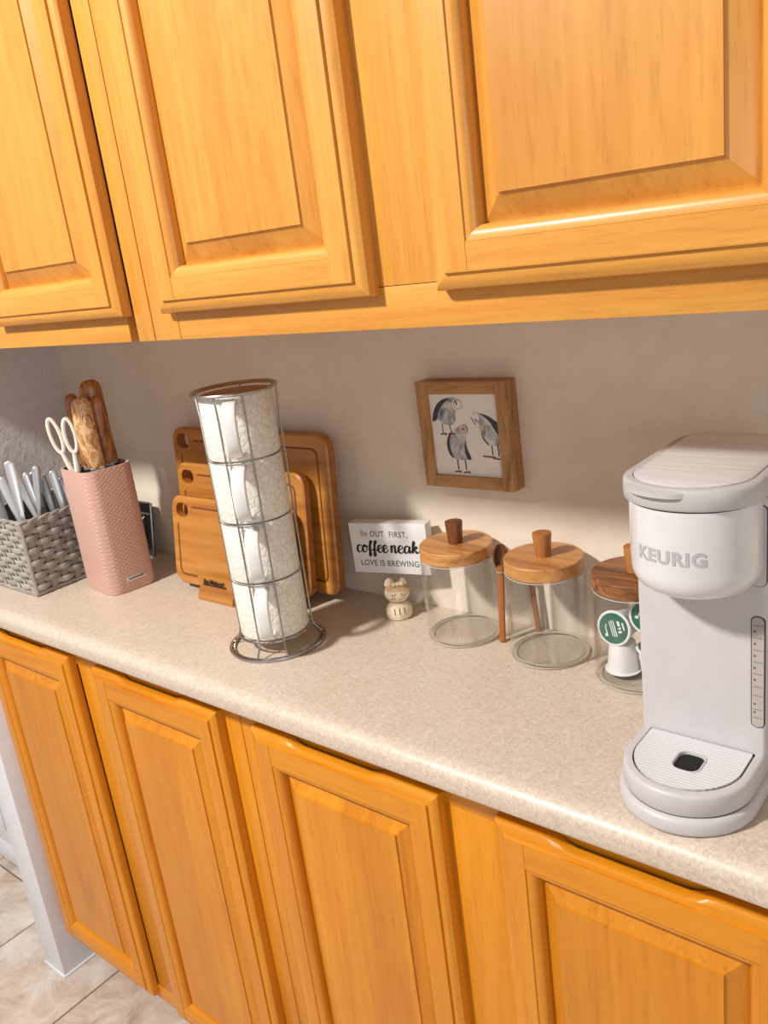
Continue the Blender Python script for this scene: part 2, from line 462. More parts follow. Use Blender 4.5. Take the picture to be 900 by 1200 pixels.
floor = struct(box('floor', 'grout', None, -3.3, 1.6, -2.6, 0.1, -0.05, -0.0025))
tm = None
PX, PY = 0.312, 0.330
for i in range(-6, 9):
    for j in range(0, 7):
        x0 = -1.353 + i * PX; y0 = -0.225 - (j + 1) * PY + PY
        xa, xb = x0 + 0.002, x0 + PX - 0.002
        ya, yb = -0.225 - (j + 1) * PY + 0.332 + 0.002, -0.225 - j * PY + 0.332 - 0.002
        if xa > 1.4 or xb < -3.3: continue
        if tm is None:
            b = MB(); b.box(0, PX - 0.004, 0, PY - 0.004, -0.008, 0.0)
            tl = b.build('tile', 'tile', floor, bevel=0.0015, seg=1); tm = tl
        else:
            tl = tm.copy(); COL.objects.link(tl); tl.parent = floor
        tl.location = (xa, ya, 0.0)

# ------------------------------------------------------------------ cabinet doors
def cab_door(parent, x0, x1, z0, z1, yb, fw=0.038, fw_top=None, scoop=False, label=None, fam='maple'):
    fw_top = fw_top or fw
    rings = [(0, 0.0), (0, 0.0095), (0.0014, 0.0132), (0.0048, 0.0158), (0.0095, 0.0168), (0.0140, 0.0169), (0.0145, 0.0198), (0.0155, 0.020)]
    nout = len(rings)
    inner = [(fw, 0.020), (fw + 0.0008, 0.0184), (fw + 0.0045, 0.0180), (fw + 0.0085, 0.0155), (fw + 0.0112, 0.0110), (fw + 0.0118, 0.0045)]
    R = rings + inner
    def rect(d, extra=True):
        dt = d + ((fw_top - fw) if d >= fw else 0)
        return x0 + d, x1 - d, z0 + d, z1 - dt
    stl, strr, rb_, rt = MB(), MB(), MB(), MB()
    for k in range(len(R) - 1):
        (d0, h0), (d1, h1) = R[k], R[k + 1]
        a0, a1, c0, c1 = rect(d0); b0, b1, e0, e1 = rect(d1)
        ya, y2 = yb - h0, yb - h1
        if k == nout - 1:     # flat face: stiles run through, rails butt between them
            stl.quad((a0, ya, c0), (b0, ya, c0), (b0, ya, c1), (a0, ya, c1))
            strr.quad((b1, ya, c0), (a1, ya, c0), (a1, ya, c1), (b1, ya, c1))
            e = 0.0003
            rb_.quad((b0, ya + e, c0), (b1, ya + e, c0), (b1, ya + e, e0), (b0, ya + e, e0))
            rt.quad((b0, ya + e, e1), (b1, ya + e, e1), (b1, ya + e, c1), (b0, ya + e, c1))
            continue
        stl.quad((a0, ya, c0), (b0, y2, e0), (b0, y2, e1), (a0, ya, c1))
        strr.quad((a1, ya, c0), (a1, ya, c1), (b1, y2, e1), (b1, y2, e0))
        rb_.quad((a0, ya, c0), (a1, ya, c0), (b1, y2, e0), (b0, y2, e0))
        if scoop and k < nout - 1:
            N = 30; W = {0: 1, 1: 1, 2: .85, 3: .6, 4: .35, 5: .25, 6: 0, 7: 0}
            def P(t, xa, xb, y, z, kk):
                w = smoothstep(.20, .30, t) * (1 - smoothstep(.66, .76, t))
                return (xa + (xb - xa) * t, y - (0.004 * w if kk == 0 else 0), z - 0.0075 * w * W.get(kk, 0))
            for i in range(N):
                t0, t1 = i / N, (i + 1) / N
                rt.quad(P(t0, a0, a1, ya, c1, k), P(t1, a0, a1, ya, c1, k), P(t1, b0, b1, y2, e1, k + 1), P(t0, b0, b1, y2, e1, k + 1))
        else:
            rt.quad((a0, ya, c1), (b0, y2, e1), (b1, y2, e1), (a1, ya, c1))
    # raised panel
    p = MB(); dP = fw + 0.0105
    seq = [(dP, 0.0040), (fw + 0.0135, 0.0050), (fw + 0.0200, 0.0085), (fw + 0.0330, 0.0150), (fw + 0.0333, 0.0170)]
    rr = []
    for d, h in seq:
        a0, a1, c0, c1 = rect(d); y = yb - h
        rr.append([(a0, y, c0), (a1, y, c0), (a1, y, c1), (a0, y, c1)])
    p.loft(rr, True, True)
    door = p.build('cabinet_door', fam + '_panel', parent)
    if label: door['label'] = label
    stl.build('door_stile', fam + '_v', door, smooth=True, angle=28)
    strr.build('door_stile', fam + '_v', door, smooth=True, angle=28)
    rb_.build('door_rail', fam + '_h', door, smooth=True, angle=28)
    rt.build('door_rail', fam + '_h', door, smooth=True, angle=28)
    return door

DW = 0.314
# wall cabinets --------------------------------------------------
def wall_cabinet(x0, x1, doors, label, gap=-0.012):
    t = thing('wall_cabinet', label, 'cabinet', ((x0 + x1) / 2, -0.15, UB))
    cx, cy, cz = t.location
    def L(name, mat, a, b, c, d, e, f, bev=0.0):
        return box(name, mat, t, a - cx, b - cx, c - cy, d - cy, e - cz, f - cz, bev)
    ZT = 2.14
    L('carcass', 'maple_h', x0 + 0.001, x1 - 0.001, YUF + 0.019, -0.001, UB + 0.014, ZT - 0.02)
    e = 0.0012
    xs = [x0] + [d[1] + 0.012 for d in doors[:-1]] + [x1]
    L('frame_rail', 'maple_h', doors[0][0] + 0.0125, doors[-1][1] - 0.0125, YUF, YUF + 0.019, UB, UB + 0.038, 0.0006)
    L('frame_rail', 'maple_h', doors[0][0] + 0.0125, doors[-1][1] - 0.0125, YUF, YUF + 0.019, ZT - 0.06, ZT, 0.0006)
    L('frame_stile', 'maple_v', x0 + 0.0004, doors[0][0] + 0.012, YUF - 0.0003, YUF + 0.019, UB, ZT, 0.0006)
    L('frame_stile', 'maple_v', doors[-1][1] + gap, x1 - 0.0004, YUF - 0.0003, YUF + 0.019, UB, ZT, 0.0006)
    for i in range(len(doors) - 1):
        L('frame_stile', 'maple_v', doors[i][1] - 0.012, doors[i + 1][0] + 0.012, YUF, YUF + 0.019, UB + 0.0385, ZT - 0.0605, 0.0006)
    for a, b in doors:
        d = cab_door(t, a - cx, b - cx, 1.402 - cz, 2.112 - cz, YUF - cy)
    return t
wall_cabinet(-1.446, -0.669, [(-1.406, -1.092), (-1.019, -0.705)], 'honey maple wall cabinet meeting the side wall above knife block and wicker basket', 0.004)
wall_cabinet(-0.668, 0.106, [(-0.632, -0.318), (-0.245, 0.069)], 'honey maple wall cabinet with raised panel doors above bird picture and glass jars')
# base cabinets ---------------------------------------------------
def base_cabinet(x0, x1, doors, label, gap=-0.012):
    t = thing('base_cabinet', label, 'cabinet', ((x0 + x1) / 2, -0.15, 0))
    cx, cy, cz = t.location
    def L(name, mat, a, b, c, d, e, f, bev=0.0):
        return box(name, mat, t, a - cx, b - cx, c - cy, d - cy, e - cz, f - cz, bev)
    ZT = 0.8745
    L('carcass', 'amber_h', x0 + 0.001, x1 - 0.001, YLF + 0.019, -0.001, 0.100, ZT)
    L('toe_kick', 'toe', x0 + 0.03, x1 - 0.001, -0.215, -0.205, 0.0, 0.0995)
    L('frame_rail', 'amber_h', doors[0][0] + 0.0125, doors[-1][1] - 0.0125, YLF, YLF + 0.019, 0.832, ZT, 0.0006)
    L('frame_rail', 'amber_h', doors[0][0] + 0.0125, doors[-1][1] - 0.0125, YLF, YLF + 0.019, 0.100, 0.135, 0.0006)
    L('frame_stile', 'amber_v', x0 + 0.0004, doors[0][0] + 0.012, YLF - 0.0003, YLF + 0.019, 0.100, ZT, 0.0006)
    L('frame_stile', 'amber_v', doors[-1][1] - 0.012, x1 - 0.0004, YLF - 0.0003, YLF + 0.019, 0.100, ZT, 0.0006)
    for i in range(len(doors) - 1):
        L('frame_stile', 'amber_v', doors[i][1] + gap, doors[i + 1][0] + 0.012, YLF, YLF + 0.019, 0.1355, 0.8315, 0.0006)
    for a, b in doors:
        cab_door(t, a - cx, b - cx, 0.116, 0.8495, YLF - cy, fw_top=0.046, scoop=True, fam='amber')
    return t
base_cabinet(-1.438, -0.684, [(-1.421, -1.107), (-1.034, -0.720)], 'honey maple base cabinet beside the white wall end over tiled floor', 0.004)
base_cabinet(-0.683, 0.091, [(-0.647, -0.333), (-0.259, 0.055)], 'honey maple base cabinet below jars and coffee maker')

# countertop -------------------------------------------------------
def countertop():
    prof = [(-0.001, TOP), (-0.306, TOP)]
    for i in range(1, 9):
        a = PI / 2 * i / 8
        prof.append((-0.316 - 0.022 * math.sin(a), TOP - 0.016 + 0.016 * math.cos(a)))
    prof += [(-0.338, TOP - 0.023)]
    for i in range(1, 6):
        a = PI / 2 * i / 5
        prof.append((-0.331 - 0.007 * math.cos(a), TOP - 0.0275 - 0.007 * math.sin(a)))
    prof += [(-0.310, 0.8795), (-0.309, 0.875), (-0.001, 0.875)]
    b = MB(); b.loft([[(WX + 0.001, y, z) for y, z in prof], [(0.112, y, z) for y, z in prof]])
    o = b.build('countertop', 'counter', None, smooth=True, angle=40)
    return tag(o, 'speckled beige laminate countertop with rolled front edge', 'countertop')
countertop()

# ------------------------------------------------------------------ picture of birds
def picture():
    t = thing('picture_frame', 'small square wooden frame with three grey birds hung on beige wall', 'picture', (-0.4515, -0.001, 1.190), 0)
    t.rotation_euler = (0, math.radians(-0.6), 0)
    H, Wd, bw, dp = 0.0735, 0.0718, 0.0170, 0.026
    box('frame_bar', 'frame_wood_v', t, -Wd, -Wd + bw, -dp, 0, -H, H, 0.0008)
    box('frame_bar', 'frame_wood_v', t, Wd - bw, Wd, -dp, 0, -H, H, 0.0008)
    box('frame_bar', 'frame_wood_h', t, -Wd + bw + 0.0002, Wd - bw - 0.0002, -dp + 0.0004, 0, H - bw, H, 0.0008)
    box('frame_bar', 'frame_wood_h', t, -Wd + bw + 0.0002, Wd - bw - 0.0002, -dp + 0.0004, 0, -H, -H + bw, 0.0008)
    iw, ih = Wd - bw, H - bw
    pr = box('print', 'paper', t, -iw, iw, -dp + 0.006, -0.004, -ih, ih)
    pr['label'] = 'white print of three grey birds'
    y0 = -dp + 0.006
    def P(u, v, k=1): return (-iw + 2 * iw * u, y0 - 0.00012 * k, ih - 2 * ih * v)
    def poly(b, pts, mi, k):
        # smooth closed outline through the points
        n = len(pts); out = []
        for i in range(n):
            p0, p1, p2, p3 = [pts[(i + j - 1) % n] for j in range(4)]
            for q in range(4):
                s = q / 4
                out.append(tuple(0.5 * (2 * p1[a] + (p2[a] - p0[a]) * s + (2 * p0[a] - 5 * p1[a] + 4 * p2[a] - p3[a]) * s * s + (3 * p1[a] - p0[a] - 3 * p2[a] + p3[a]) * s ** 3) for a in (0, 1)))
        out = [(min(0.995, max(0.005, a)), c) for a, c in out]
        b.prism(out, lambda p: P(p[0], p[1], k), lambda p: P(p[0], p[1], k - 0.8), mi)
    def circ(b, u, v, r, mi, k, sx=1.0): poly(b, [(u + r * sx * math.cos(a), v + r * math.sin(a)) for a in [i * PI / 4 for i in range(8)]], mi, k)
    def seg(b, u0, v0, u1, v1, w, mi, k):
        d = Vector((u1 - u0, v1 - v0)).normalized(); n = Vector((-d.y, d.x)) * w / 2
        q = [(u0 + n.x, v0 + n.y), (u1 + n.x, v1 + n.y), (u1 - n.x, v1 - n.y), (u0 - n.x, v0 - n.y)]
        b.prism(q, lambda p: P(p[0], p[1], k), lambda p: P(p[0], p[1], k - 0.8), mi)
    ms = ['bird_grey', 'bird_dark', 'paper', 'bird_red', 'bird_pink', 'ink']
    def feet(b, u, v):
        seg(b, u - .05, v + .012, u + .045, v, .016, 3, 3); seg(b, u - .02, v, u + .05, v + .018, .012, 3, 3.4)
    # bird looking over its shoulder, upper left
    b = MB()
    poly(b, [(.03, .31), (.06, .22), (.12, .13), (.21, .07), (.33, .045), (.42, .06), (.43, .16), (.38, .22), (.37, .32), (.31, .375), (.2, .37), (.1, .31)], 0, 2)
    poly(b, [(.02, .33), (.05, .22), (.12, .12), (.22, .065), (.30, .06), (.2, .13), (.13, .22), (.09, .31), (.05, .335)], 1, 3)
    circ(b, .42, .13, .075, 2, 4); circ(b, .425, .125, .062, 0, 4.5); circ(b, .43, .13, .05, 2, 5); seg(b, .40, .085, .415, .13, .02, 5, 6)
    seg(b, .16, .36, .165, .48, .013, 1, 2); seg(b, .27, .37, .29, .475, .013, 1, 2); feet(b, .17, .485); feet(b, .29, .48)
    b.build('bird', ms, pr)
    # bird standing in the middle
    b = MB()
    poly(b, [(.44, .38), (.36, .42), (.27, .47), (.215, .55), (.20, .65), (.24, .75), (.33, .80), (.44, .805), (.545, .785), (.51, .67), (.495, .55), (.53, .45), (.5, .38)], 0, 2)
    poly(b, [(.30, .45), (.235, .52), (.20, .62), (.225, .74), (.29, .785), (.25, .68), (.25, .56)], 1, 3)
    poly(b, [(.485, .56), (.50, .68), (.55, .785), (.49, .79), (.46, .68)], 1, 3)
    circ(b, .485, .43, .072, 2, 4, .9); circ(b, .485, .43, .064, 0, 4.4, .9); circ(b, .48, .435, .052, 4, 5, .85); seg(b, .455, .42, .49, .43, .014, 5, 6)
    seg(b, .335, .80, .34, .93, .018, 1, 2); seg(b, .45, .80, .455, .93, .018, 1, 2); feet(b, .33, .945); feet(b, .46, .95)
    b.build('bird', ms, pr)
    # bird leaning in from the right edge
    b = MB()
    poly(b, [(.64, .22), (.70, .225), (.80, .25), (.90, .30), (.985, .37), (.99, .55), (.95, .61), (.86, .61), (.78, .55), (.73, .45), (.71, .36), (.66, .30)], 0, 2)
    poly(b, [(.74, .235), (.84, .26), (.93, .31), (.99, .37), (.99, .50), (.92, .42), (.85, .32)], 1, 3)
    poly(b, [(.73, .46), (.76, .53), (.83, .605), (.80, .60), (.74, .53)], 1, 3)
    circ(b, .675, .285, .055, 2, 4, .8); circ(b, .735, .40, .035, 4, 4); seg(b, .66, .30, .69, .335, .014, 5, 6); seg(b, .60, .28, .66, .37, .01, 1, 4)
    seg(b, .86, .61, .865, .73, .016, 1, 2); seg(b, .945, .60, .95, .74, .016, 1, 2); seg(b, .955, .60, .965, .68, .03, 4, 1.6)
    seg(b, .72, .745, .90, .755, .018, 3, 3); seg(b, .86, .765, .985, .775, .018, 3, 3.3)
    b.build('bird', ms, pr)
picture()

# ------------------------------------------------------------------ mug tower
MUGC = (-0.697, -0.197)
HAZ = math.radians(-50)       # handles point this way
def mug_tower():
    t = thing('mug_rack', 'tall silver wire rack holding a tower of four cream mugs', 'rack', (MUGC[0], MUGC[1], TOP))
    def ring(R, z, n=48): return [(R * math.cos(2 * PI * i / n), R * math.sin(2 * PI * i / n), z) for i in range(n)]
    z0, pitch = 0.024, 0.0866
    RW = 0.0535
    b = MB(); b.tube(ring(0.0685, 0.0028), 0.0024, 8, True); b.build('base_ring', 'chrome_wire', t, smooth=True)
    b = MB(); b.tube(ring(0.0640, 0.0028), 0.0016, 8, True); b.build('base_ring', 'chrome_wire', t, smooth=True)
    b = MB(); b.tube(ring(RW - 0.002, 0.022), 0.0017, 8, True); b.build('seat_ring', 'chrome_wire', t, smooth=True)
    b = MB(); b.tube(ring(0.0575, 0.374), 0.0024, 8, True); b.build('top_ring', 'chrome_wire', t, smooth=True)
    b = MB(); b.tube(ring(0.0535, 0.3725), 0.0014, 8, True); b.build('top_ring', 'chrome_wire', t, smooth=True)
    for k in range(1, 4):
        b = MB(); b.tube(ring(RW - 0.0018, z0 + pitch * k), 0.0006, 6, True); b.build('hoop', 'chrome_wire', t, smooth=True)
        b = MB(); b.tube([(0.0545 * math.cos(HAZ + a), 0.0545 * math.sin(HAZ + a), z0 + pitch * k - 0.002) for a in [math.radians(-19 + 38 * i / 8) for i in range(9)]], 0.0010, 6); b.build('cross_bar', 'chrome_wire', t, smooth=True)
    for dz in (-19, 19, 98, -98, 180):
        a = HAZ + math.radians(dz); c, s = math.cos(a), math.sin(a)
        pts = [(0.0665 * c, 0.0665 * s, 0.0035), (0.0640 * c, 0.0640 * s, 0.007), (0.056 * c, 0.056 * s, 0.016), (RW * c, RW * s, 0.026), (RW * c, RW * s, 0.2), (0.0545 * c, 0.0545 * s, 0.34), (0.0565 * c, 0.0565 * s, 0.374)]
        b = MB(); b.tube(pts, 0.0014, 8); b.build('upright_wire', 'chrome_wire', t, smooth=True)
    b = MB()
    for a in (0, PI / 2):
        b.tube([(-0.0515 * math.cos(a), -0.0515 * math.sin(a), 0.0215), (0.0515 * math.cos(a), 0.0515 * math.sin(a), 0.0215)], 0.0012, 6)
    b.build('seat_wire', 'chrome_wire', t, smooth=True)
    # mugs
    lab = ['cream embossed mug at the bottom of the wire tower', 'cream embossed mug second from the bottom of the wire tower',
           'cream embossed mug third from the bottom of the wire tower', 'cream embossed mug on top of the wire tower, its inside coloured as warm shade']
    first = None
    for k in range(4):
        if first is None:
            m = thing('mug', lab[0], 'mug', (0, 0, 0), 0, 'four cream mugs in the wire tower'); first = m
            h = pitch - 0.0006
            b = MB()
            b.lathe([(0.034, 0.0), (0.0478, 0.0003), (0.0490, 0.0012), (0.0495, 0.0025), (0.0495, h - 0.002), (0.0485, h)], 64, 0, cap1=False)
            b.build('body', 'mug', m, smooth=True)
            b = MB(); b.lathe([(0.0485, h), (0.0465, h - 0.001), (0.0458, 0.02), (0.042, 0.008), (0.02, 0.0062)], 64, 0, cap0=False, cap1=True)
            b.build('inside', 'mug_in', m, smooth=True)
            pts = []
            for i in range(17):
                a = PI / 2 - PI * i / 16
                ca, sa = max(0, math.cos(a)), math.sin(a)
                pts.append((0.0485 + 0.036 * ca ** 0.62, 0, 0.042 + 0.034 * math.copysign(abs(sa) ** 0.75, sa) + 0.003))
            b = MB(); b.tube(pts, 0.005, flat=(0.0195, 0.0062, (0, 1, 0))); b.build('handle', 'mug_plain', m, smooth=True, angle=60)
        else:
            m = copy_tree(first); m['label'] = lab[k]
        m.location = (MUGC[0], MUGC[1], TOP + z0 + pitch * k); m.rotation_euler = (0, 0, HAZ + math.radians((0, 1.5, -1, 1)[k]))
mug_tower()

# ------------------------------------------------------------------ cutting boards in their stand
def boards():
    BX = -0.886
    def board(name, label, w, h, th, ybot, ytop, zb, hole, groove):
        t = thing(name, label, 'cutting board', (BX, ybot, zb), 0, None)
        ang = math.atan2(ytop - ybot, h)
        t.rotation_euler = (-ang, 0, 0)
        hx, hz, hr = hole
        b = MB()
        out = rrect(w, h, 0.022, 8, 0, h / 2)
        # front / back plates with a hand hole, built as a bridged outline
        hn = len(out)
        hole_pts = rrect(hr[0], hr[1], min(hr) / 2 - 0.0005, 8, hx, hz)
        me_out = []
        bm = bmesh.new()
        def loop(pts, y): 
            vs = [bm.verts.new((p[0], y, p[1])) for p in pts]
            return vs, [bm.edges.new((vs[i], vs[(i + 1) % len(vs)])) for i in range(len(vs))]
        allv = []
        e_ = 0.0025
        shr = lambda pts, d, s: [(cx_ + (p[0] - cx_) * (1 - s * d / hw), cz_ + (p[1] - cz_) * (1 - s * d / hh)) for p in pts for (cx_, cz_, hw, hh) in [s_]]
        s_ = (0, h / 2, w / 2, h / 2)
        oF = [(p[0] * (1 - e_ / (w / 2)), h / 2 + (p[1] - h / 2) * (1 - e_ / (h / 2))) for p in out]
        vF, eF = loop(oF, -th); vF2, eF2 = loop(out, -th + e_); vB, eB = loop(out, -e_); vB2, eB2 = loop(oF, 0)
        hF, heF = loop(hole_pts, -th); hB, heB = loop(hole_pts, 0)
        n = len(out)
        for A, B_ in ((vF, vF2), (vF2, vB), (vB, vB2)):
            for i in range(n): bm.faces.new((A[i], A[(i + 1) % n], B_[(i + 1) % n], B_[i]))
        k = len(hole_pts); inner = []
        for i in range(k): inner.append(bm.faces.new((hF[i], hF[(i + 1) % k], hB[(i + 1) % k], hB[i])))
        bmesh.ops.triangle_fill(bm, use_beauty=True, edges=eF + heF)
        bmesh.ops.triangle_fill(bm, use_beauty=True, edges=eB2 + heB)
        bmesh.ops.recalc_face_normals(bm, faces=bm.faces)
        me = bpy.data.meshes.new('board'); bm.to_mesh(me); bm.free()
        me.materials.append(mt['bamboo']); me.materials.append(mt['bamboo_dark'])
        for p_ in me.polygons:
            if abs(p_.normal.y) < 0.5: p_.material_index = 1
        o = bpy.data.objects.new('board', me); COL.objects.link(o); o.parent = t
        # juice groove: a narrow dark channel lip around the face
        g = groove
        pts = [(x, -th - 0.0001, z) for x, z in rrect(w - 2 * g, h - 2 * g, 0.014, 6, 0, h / 2)]
        # the groove steps around the hand hole
        gx0, gz1 = -w / 2 + g, h - g
        nx, nz = hx + hr[0] / 2 + 0.012, hz - hr[1] / 2 - 0.012
        path = []
        R_ = 0.012
        path += [(gx0, nz), ]
        for i in range(0, 7):
            a = PI + PI / 2 * i / 6; path.append((gx0 + R_ + R_ * math.cos(a), g + R_ + R_ * math.sin(a)))
        for i in range(0, 7):
            a = 1.5 * PI + PI / 2 * i / 6; path.append((-gx0 - R_ + R_ * math.cos(a), g + R_ + R_ * math.sin(a)))
        for i in range(0, 7):
            a = 0 + PI / 2 * i / 6; path.append((-gx0 - R_ + R_ * math.cos(a), gz1 - R_ + R_ * math.sin(a)))
        path.append((nx, gz1))
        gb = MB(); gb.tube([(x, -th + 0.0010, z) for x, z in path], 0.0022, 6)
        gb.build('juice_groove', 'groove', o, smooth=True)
        return t, o, th
    board('large_cutting_board', 'largest bamboo cutting board at the back of the stand against the wall', 0.380, 0.258, 0.018, -0.040, -0.020, TOP + 0.011, (-0.160, 0.235, (0.034, 0.026)), 0.022)
    board('medium_cutting_board', 'middle bamboo cutting board between the largest and the smallest', 0.312, 0.204, 0.016, -0.072, -0.050, TOP + 0.011, (-0.127, 0.180, (0.032, 0.024)), 0.019)
    t, o, th = board('small_cutting_board', 'smallest bamboo cutting board at the front, standing over branded lip', 0.296, 0.155, 0.014, -0.106, -0.082, TOP + 0.010, (-0.118, 0.131, (0.032, 0.024)), 0.017)
    # stand: base with slots and a curved front lip carrying a brand
    st = thing('board_stand', 'bamboo cutting board stand with branded curved front lip', 'stand', (-0.905, -0.075, TOP))
    prof = [(-0.066, 0), (-0.0665, 0.006), (-0.063, 0.014), (-0.0585, 0.022), (-0.0575, 0.028), (-0.059, 0.036), (-0.060, 0.041), (-0.055, 0.043), (-0.0535, 0.036), (-0.0525, 0.028), (-0.0525, 0.009), (0.060, 0.0085), (0.060, 0)]
    b = MB(); w = 0.044
    b.loft([[(-w, y, z) for y, z in prof], [(w, y, z) for y, z in prof]])
    body = b.build('stand_body', 'bamboo', st, bevel=0.001, seg=2)
    for yy in (-0.0175, 0.0135, 0.050):
        box('slot_divider', 'bamboo_dark', st, -w, w, yy + 0.0005, yy + 0.0035, 0.0085, 0.030, 0.0008)
    text_obj('brand', "Jas Maison!", 0.0125, 'burn', st, lambda x, y, z: (x * 0.92 - 0.004, -0.0597 - 0.12 * (y) * 0 + (-z) - 0.0003, 0.0335 + y * 0.9), extrude=0.0004, offset=0.0003, shear=0.35)
    box('brand_line', 'burn', st, -0.032, 0.026, -0.0597, -0.0575, 0.0265, 0.0275)
boards()

# ------------------------------------------------------------------ knife block
def knife_block():
    KC = (-1.158, -0.152); rz = math.radians(-7)
    t = thing('knife_block', 'pink textured knife block standing beside grey wicker basket', 'knife block', (KC[0], KC[1], TOP), rz)
    H = 0.227
    def out(s=1.0, k=0): return rrect(0.113 * s, 0.094 * s, 0.023, 7)
    b = MB(); rings = []
    for z, s in ((0, .965), (0.003, .985), (0.008, 1.0), (H - 0.004, 1.0), (H, 0.985)): rings.append([(x * s, y * s, z) for x, y in out()])
    rings.append([(x * .93, y * .92, H) for x, y in out()]); rings.append([(x * .92, y * .91, H - 0.012) for x, y in out()])
    b.loft(rings); b.build('block_body', 'pink', t, smooth=True, angle=40)
    b = MB(); b.loft([[(x * .90, y * .89, H - 0.0119) for x, y in out()], [(x * .90, y * .89, H - 0.009) for x, y in out()]]); b.build('bristle_insert', 'blackmat', t)
    pl = box('name_plate', 'steel', t, 0.0562, 0.0578, -0.015, 0.022, 0.020, 0.0275, 0.0004)
    box('plate_print', 'ink_grey', pl, 0.0578, 0.0580, -0.011, 0.018, 0.0225, 0.0250)
    c, s = math.cos(rz), math.sin(rz)
    def W(x, y, z): return (KC[0] + c * x - s * y, KC[1] + s * x + c * y, TOP + z)
    def handle_knife(name, label, x, y, ztop, wid, th, length, mat, lean=(0, 0), face=0.0, end_slant=0.0):
        k = thing(name, label, 'knife', W(x, y, H - 0.0085), rz + face, 'knives in the pink block')
        k.rotation_euler = (lean[0], lean[1], rz + face)
        length = ztop - (H - 0.0085) - 0.005; z0 = 0.005
        rings = []
        N = 14
        for u in [i / N * .9 for i in range(N)] + [.9, .925, .95, .97, .985, .995, 1.0]:
            wz = wid * (0.62 + 0.42 * math.sin(PI * min(1, 0.15 + u * 0.62)) ** 1.0)
            if u > 0.9: wz *= math.sqrt(max(0.02, 1 - ((u - 0.9) / 0.1) ** 2 * 0.85))
            if u < 0.06: wz *= 0.9
            tz = th * (0.8 + 0.3 * math.sin(PI * u)) * (1 if u < 0.9 else math.sqrt(max(0.02, 1 - ((u - 0.9) / 0.1) ** 2 * 0.8)))
            cx = -wid * 0.10 * math.sin(PI * u * 1.1) + end_slant * u * u
            rings.append([(cx + wz / 2 * math.copysign(abs(math.cos(a)) ** .8, math.cos(a)), tz / 2 * math.sin(a), z0 + length * u) for a in [2 * PI * j / 18 for j in range(18)]])
        b = MB(); b.loft(rings); b.build('handle', mat, k, smooth=True, angle=70)
        b = MB(); b.loft([[(px * wid * .36, py * th * .4, zz) for px, py in ((1, 1), (-1, 1), (-1, -1), (1, -1))] for zz in (z0 - 0.004, z0 + 0.004)]); b.build('bolster', 'steel', k, bevel=0.001)
        b = MB(); b.box(-wid * .34, wid * .34, -0.001, 0.001, 0.0004, z0 - 0.0038); b.build('blade', 'steel', k)
        return k
    F = math.radians(-48)   # handles show their broad side to the room
    r_ = math.radians
    handle_knife('chef_knife', 'knife with pale swirling grain handle at the front of the pink block', 0.024, -0.006, 0.350, 0.034, 0.022, 0.112, 'handle_wood', (r_(1), r_(-1)), r_(62), -0.003)
    handle_knife('bread_knife', 'tallest knife with brown handle at the back of the pink block', -0.0054, 0.0300, 0.372, 0.040, 0.022, 0.134, 'handle_wood_dark', (0, r_(-1)), r_(62), -0.003)
    handle_knife('carving_knife', 'brown handled knife between the scissors and the pale grained knife', -0.032, 0.0035, 0.352, 0.025, 0.018, 0.118, 'handle_wood_dark', (0, r_(-1)), r_(62), -0.003)
    handle_knife('utility_knife', 'light brown knife handle close beside the pale grained one', 0.0157, 0.0210, 0.345, 0.022, 0.016, 0.105, 'handle_wood_dark', (0, r_(0)), r_(62), -0.002)
    handle_knife('paring_knife', 'short brown knife handle low behind the scissors', -0.009, -0.0087, 0.300, 0.020, 0.014, 0.072, 'handle_wood_dark', (0, 0), r_(62))
    # scissors
    sc = thing('scissors', 'white handled kitchen scissors upright in the pink block', 'scissors', W(-0.0197, -0.034, H - 0.0085), rz + math.radians(55))
    def loop(cx, cz, rx, rz_, tilt, n=28):
        return [(cx + rx * math.cos(a) * math.cos(tilt) - rz_ * math.sin(a) * math.sin(tilt), 0, cz + rx * math.cos(a) * math.sin(tilt) + rz_ * math.sin(a) * math.cos(tilt)) for a in [2 * PI * i / n for i in range(n)]]
    b = MB(); b.tube(loop(-0.014, 0.069, 0.0082, 0.031, 0.14), 0.0034, 8, True)
    b.tube([(-0.010, 0, 0.040), (-0.006, 0, 0.024), (-0.001, 0, 0.006), (0.002, 0, 0.001)], [0.0035, 0.0042, 0.0048, 0.005], 8); b.build('handle', 'white_plastic', sc, smooth=True)
    b = MB(); b.tube(loop(0.010, 0.066, 0.0090, 0.030, 0.04), 0.0036, 8, True)
    b.tube([(0.010, 0.001, 0.037), (0.0095, 0.001, 0.022), (0.009, 0.001, 0.006), (0.008, 0.001, 0.001)], [0.0038, 0.0045, 0.0055, 0.006], 8); b.build('handle', 'white_plastic', sc, smooth=True)
    box('blade', 'steel', sc, -0.004, 0.010, -0.0012, 0.0012, 0.0005, 0.012)
knife_block()

# black holder behind the block
def black_tray():
    t = thing('serving_tray', 'small black glossy tray with metal rim leaning behind knife block', 'tray', (-1.258, -0.030, TOP))
    t.rotation_euler = (math.radians(-9), 0, 0)
    box('tray_panel', 'black', t, -0.05, 0.038, -0.004, 0.0, 0.002, 0.108, 0.001)
    b = MB(); b.tube([(x, -0.005, z + 0.055) for x, z in rrect(0.090, 0.106, 0.004, 3, -0.006)], 0.0022, 6, True); b.build('rim', 'steel_dark', t, smooth=True)
    b = MB(); b.tube([(0.020, -0.008, 0.016), (0.020, -0.014, 0.022), (0.020, -0.014, 0.074), (0.020, -0.008, 0.080)], 0.0018, 6); b.build('handle', 'steel', t, smooth=True)
    box('ledge', 'steel_dark', t, -0.05, 0.038, -0.007, -0.004, 0.084, 0.088, 0.0006)
black_tray()

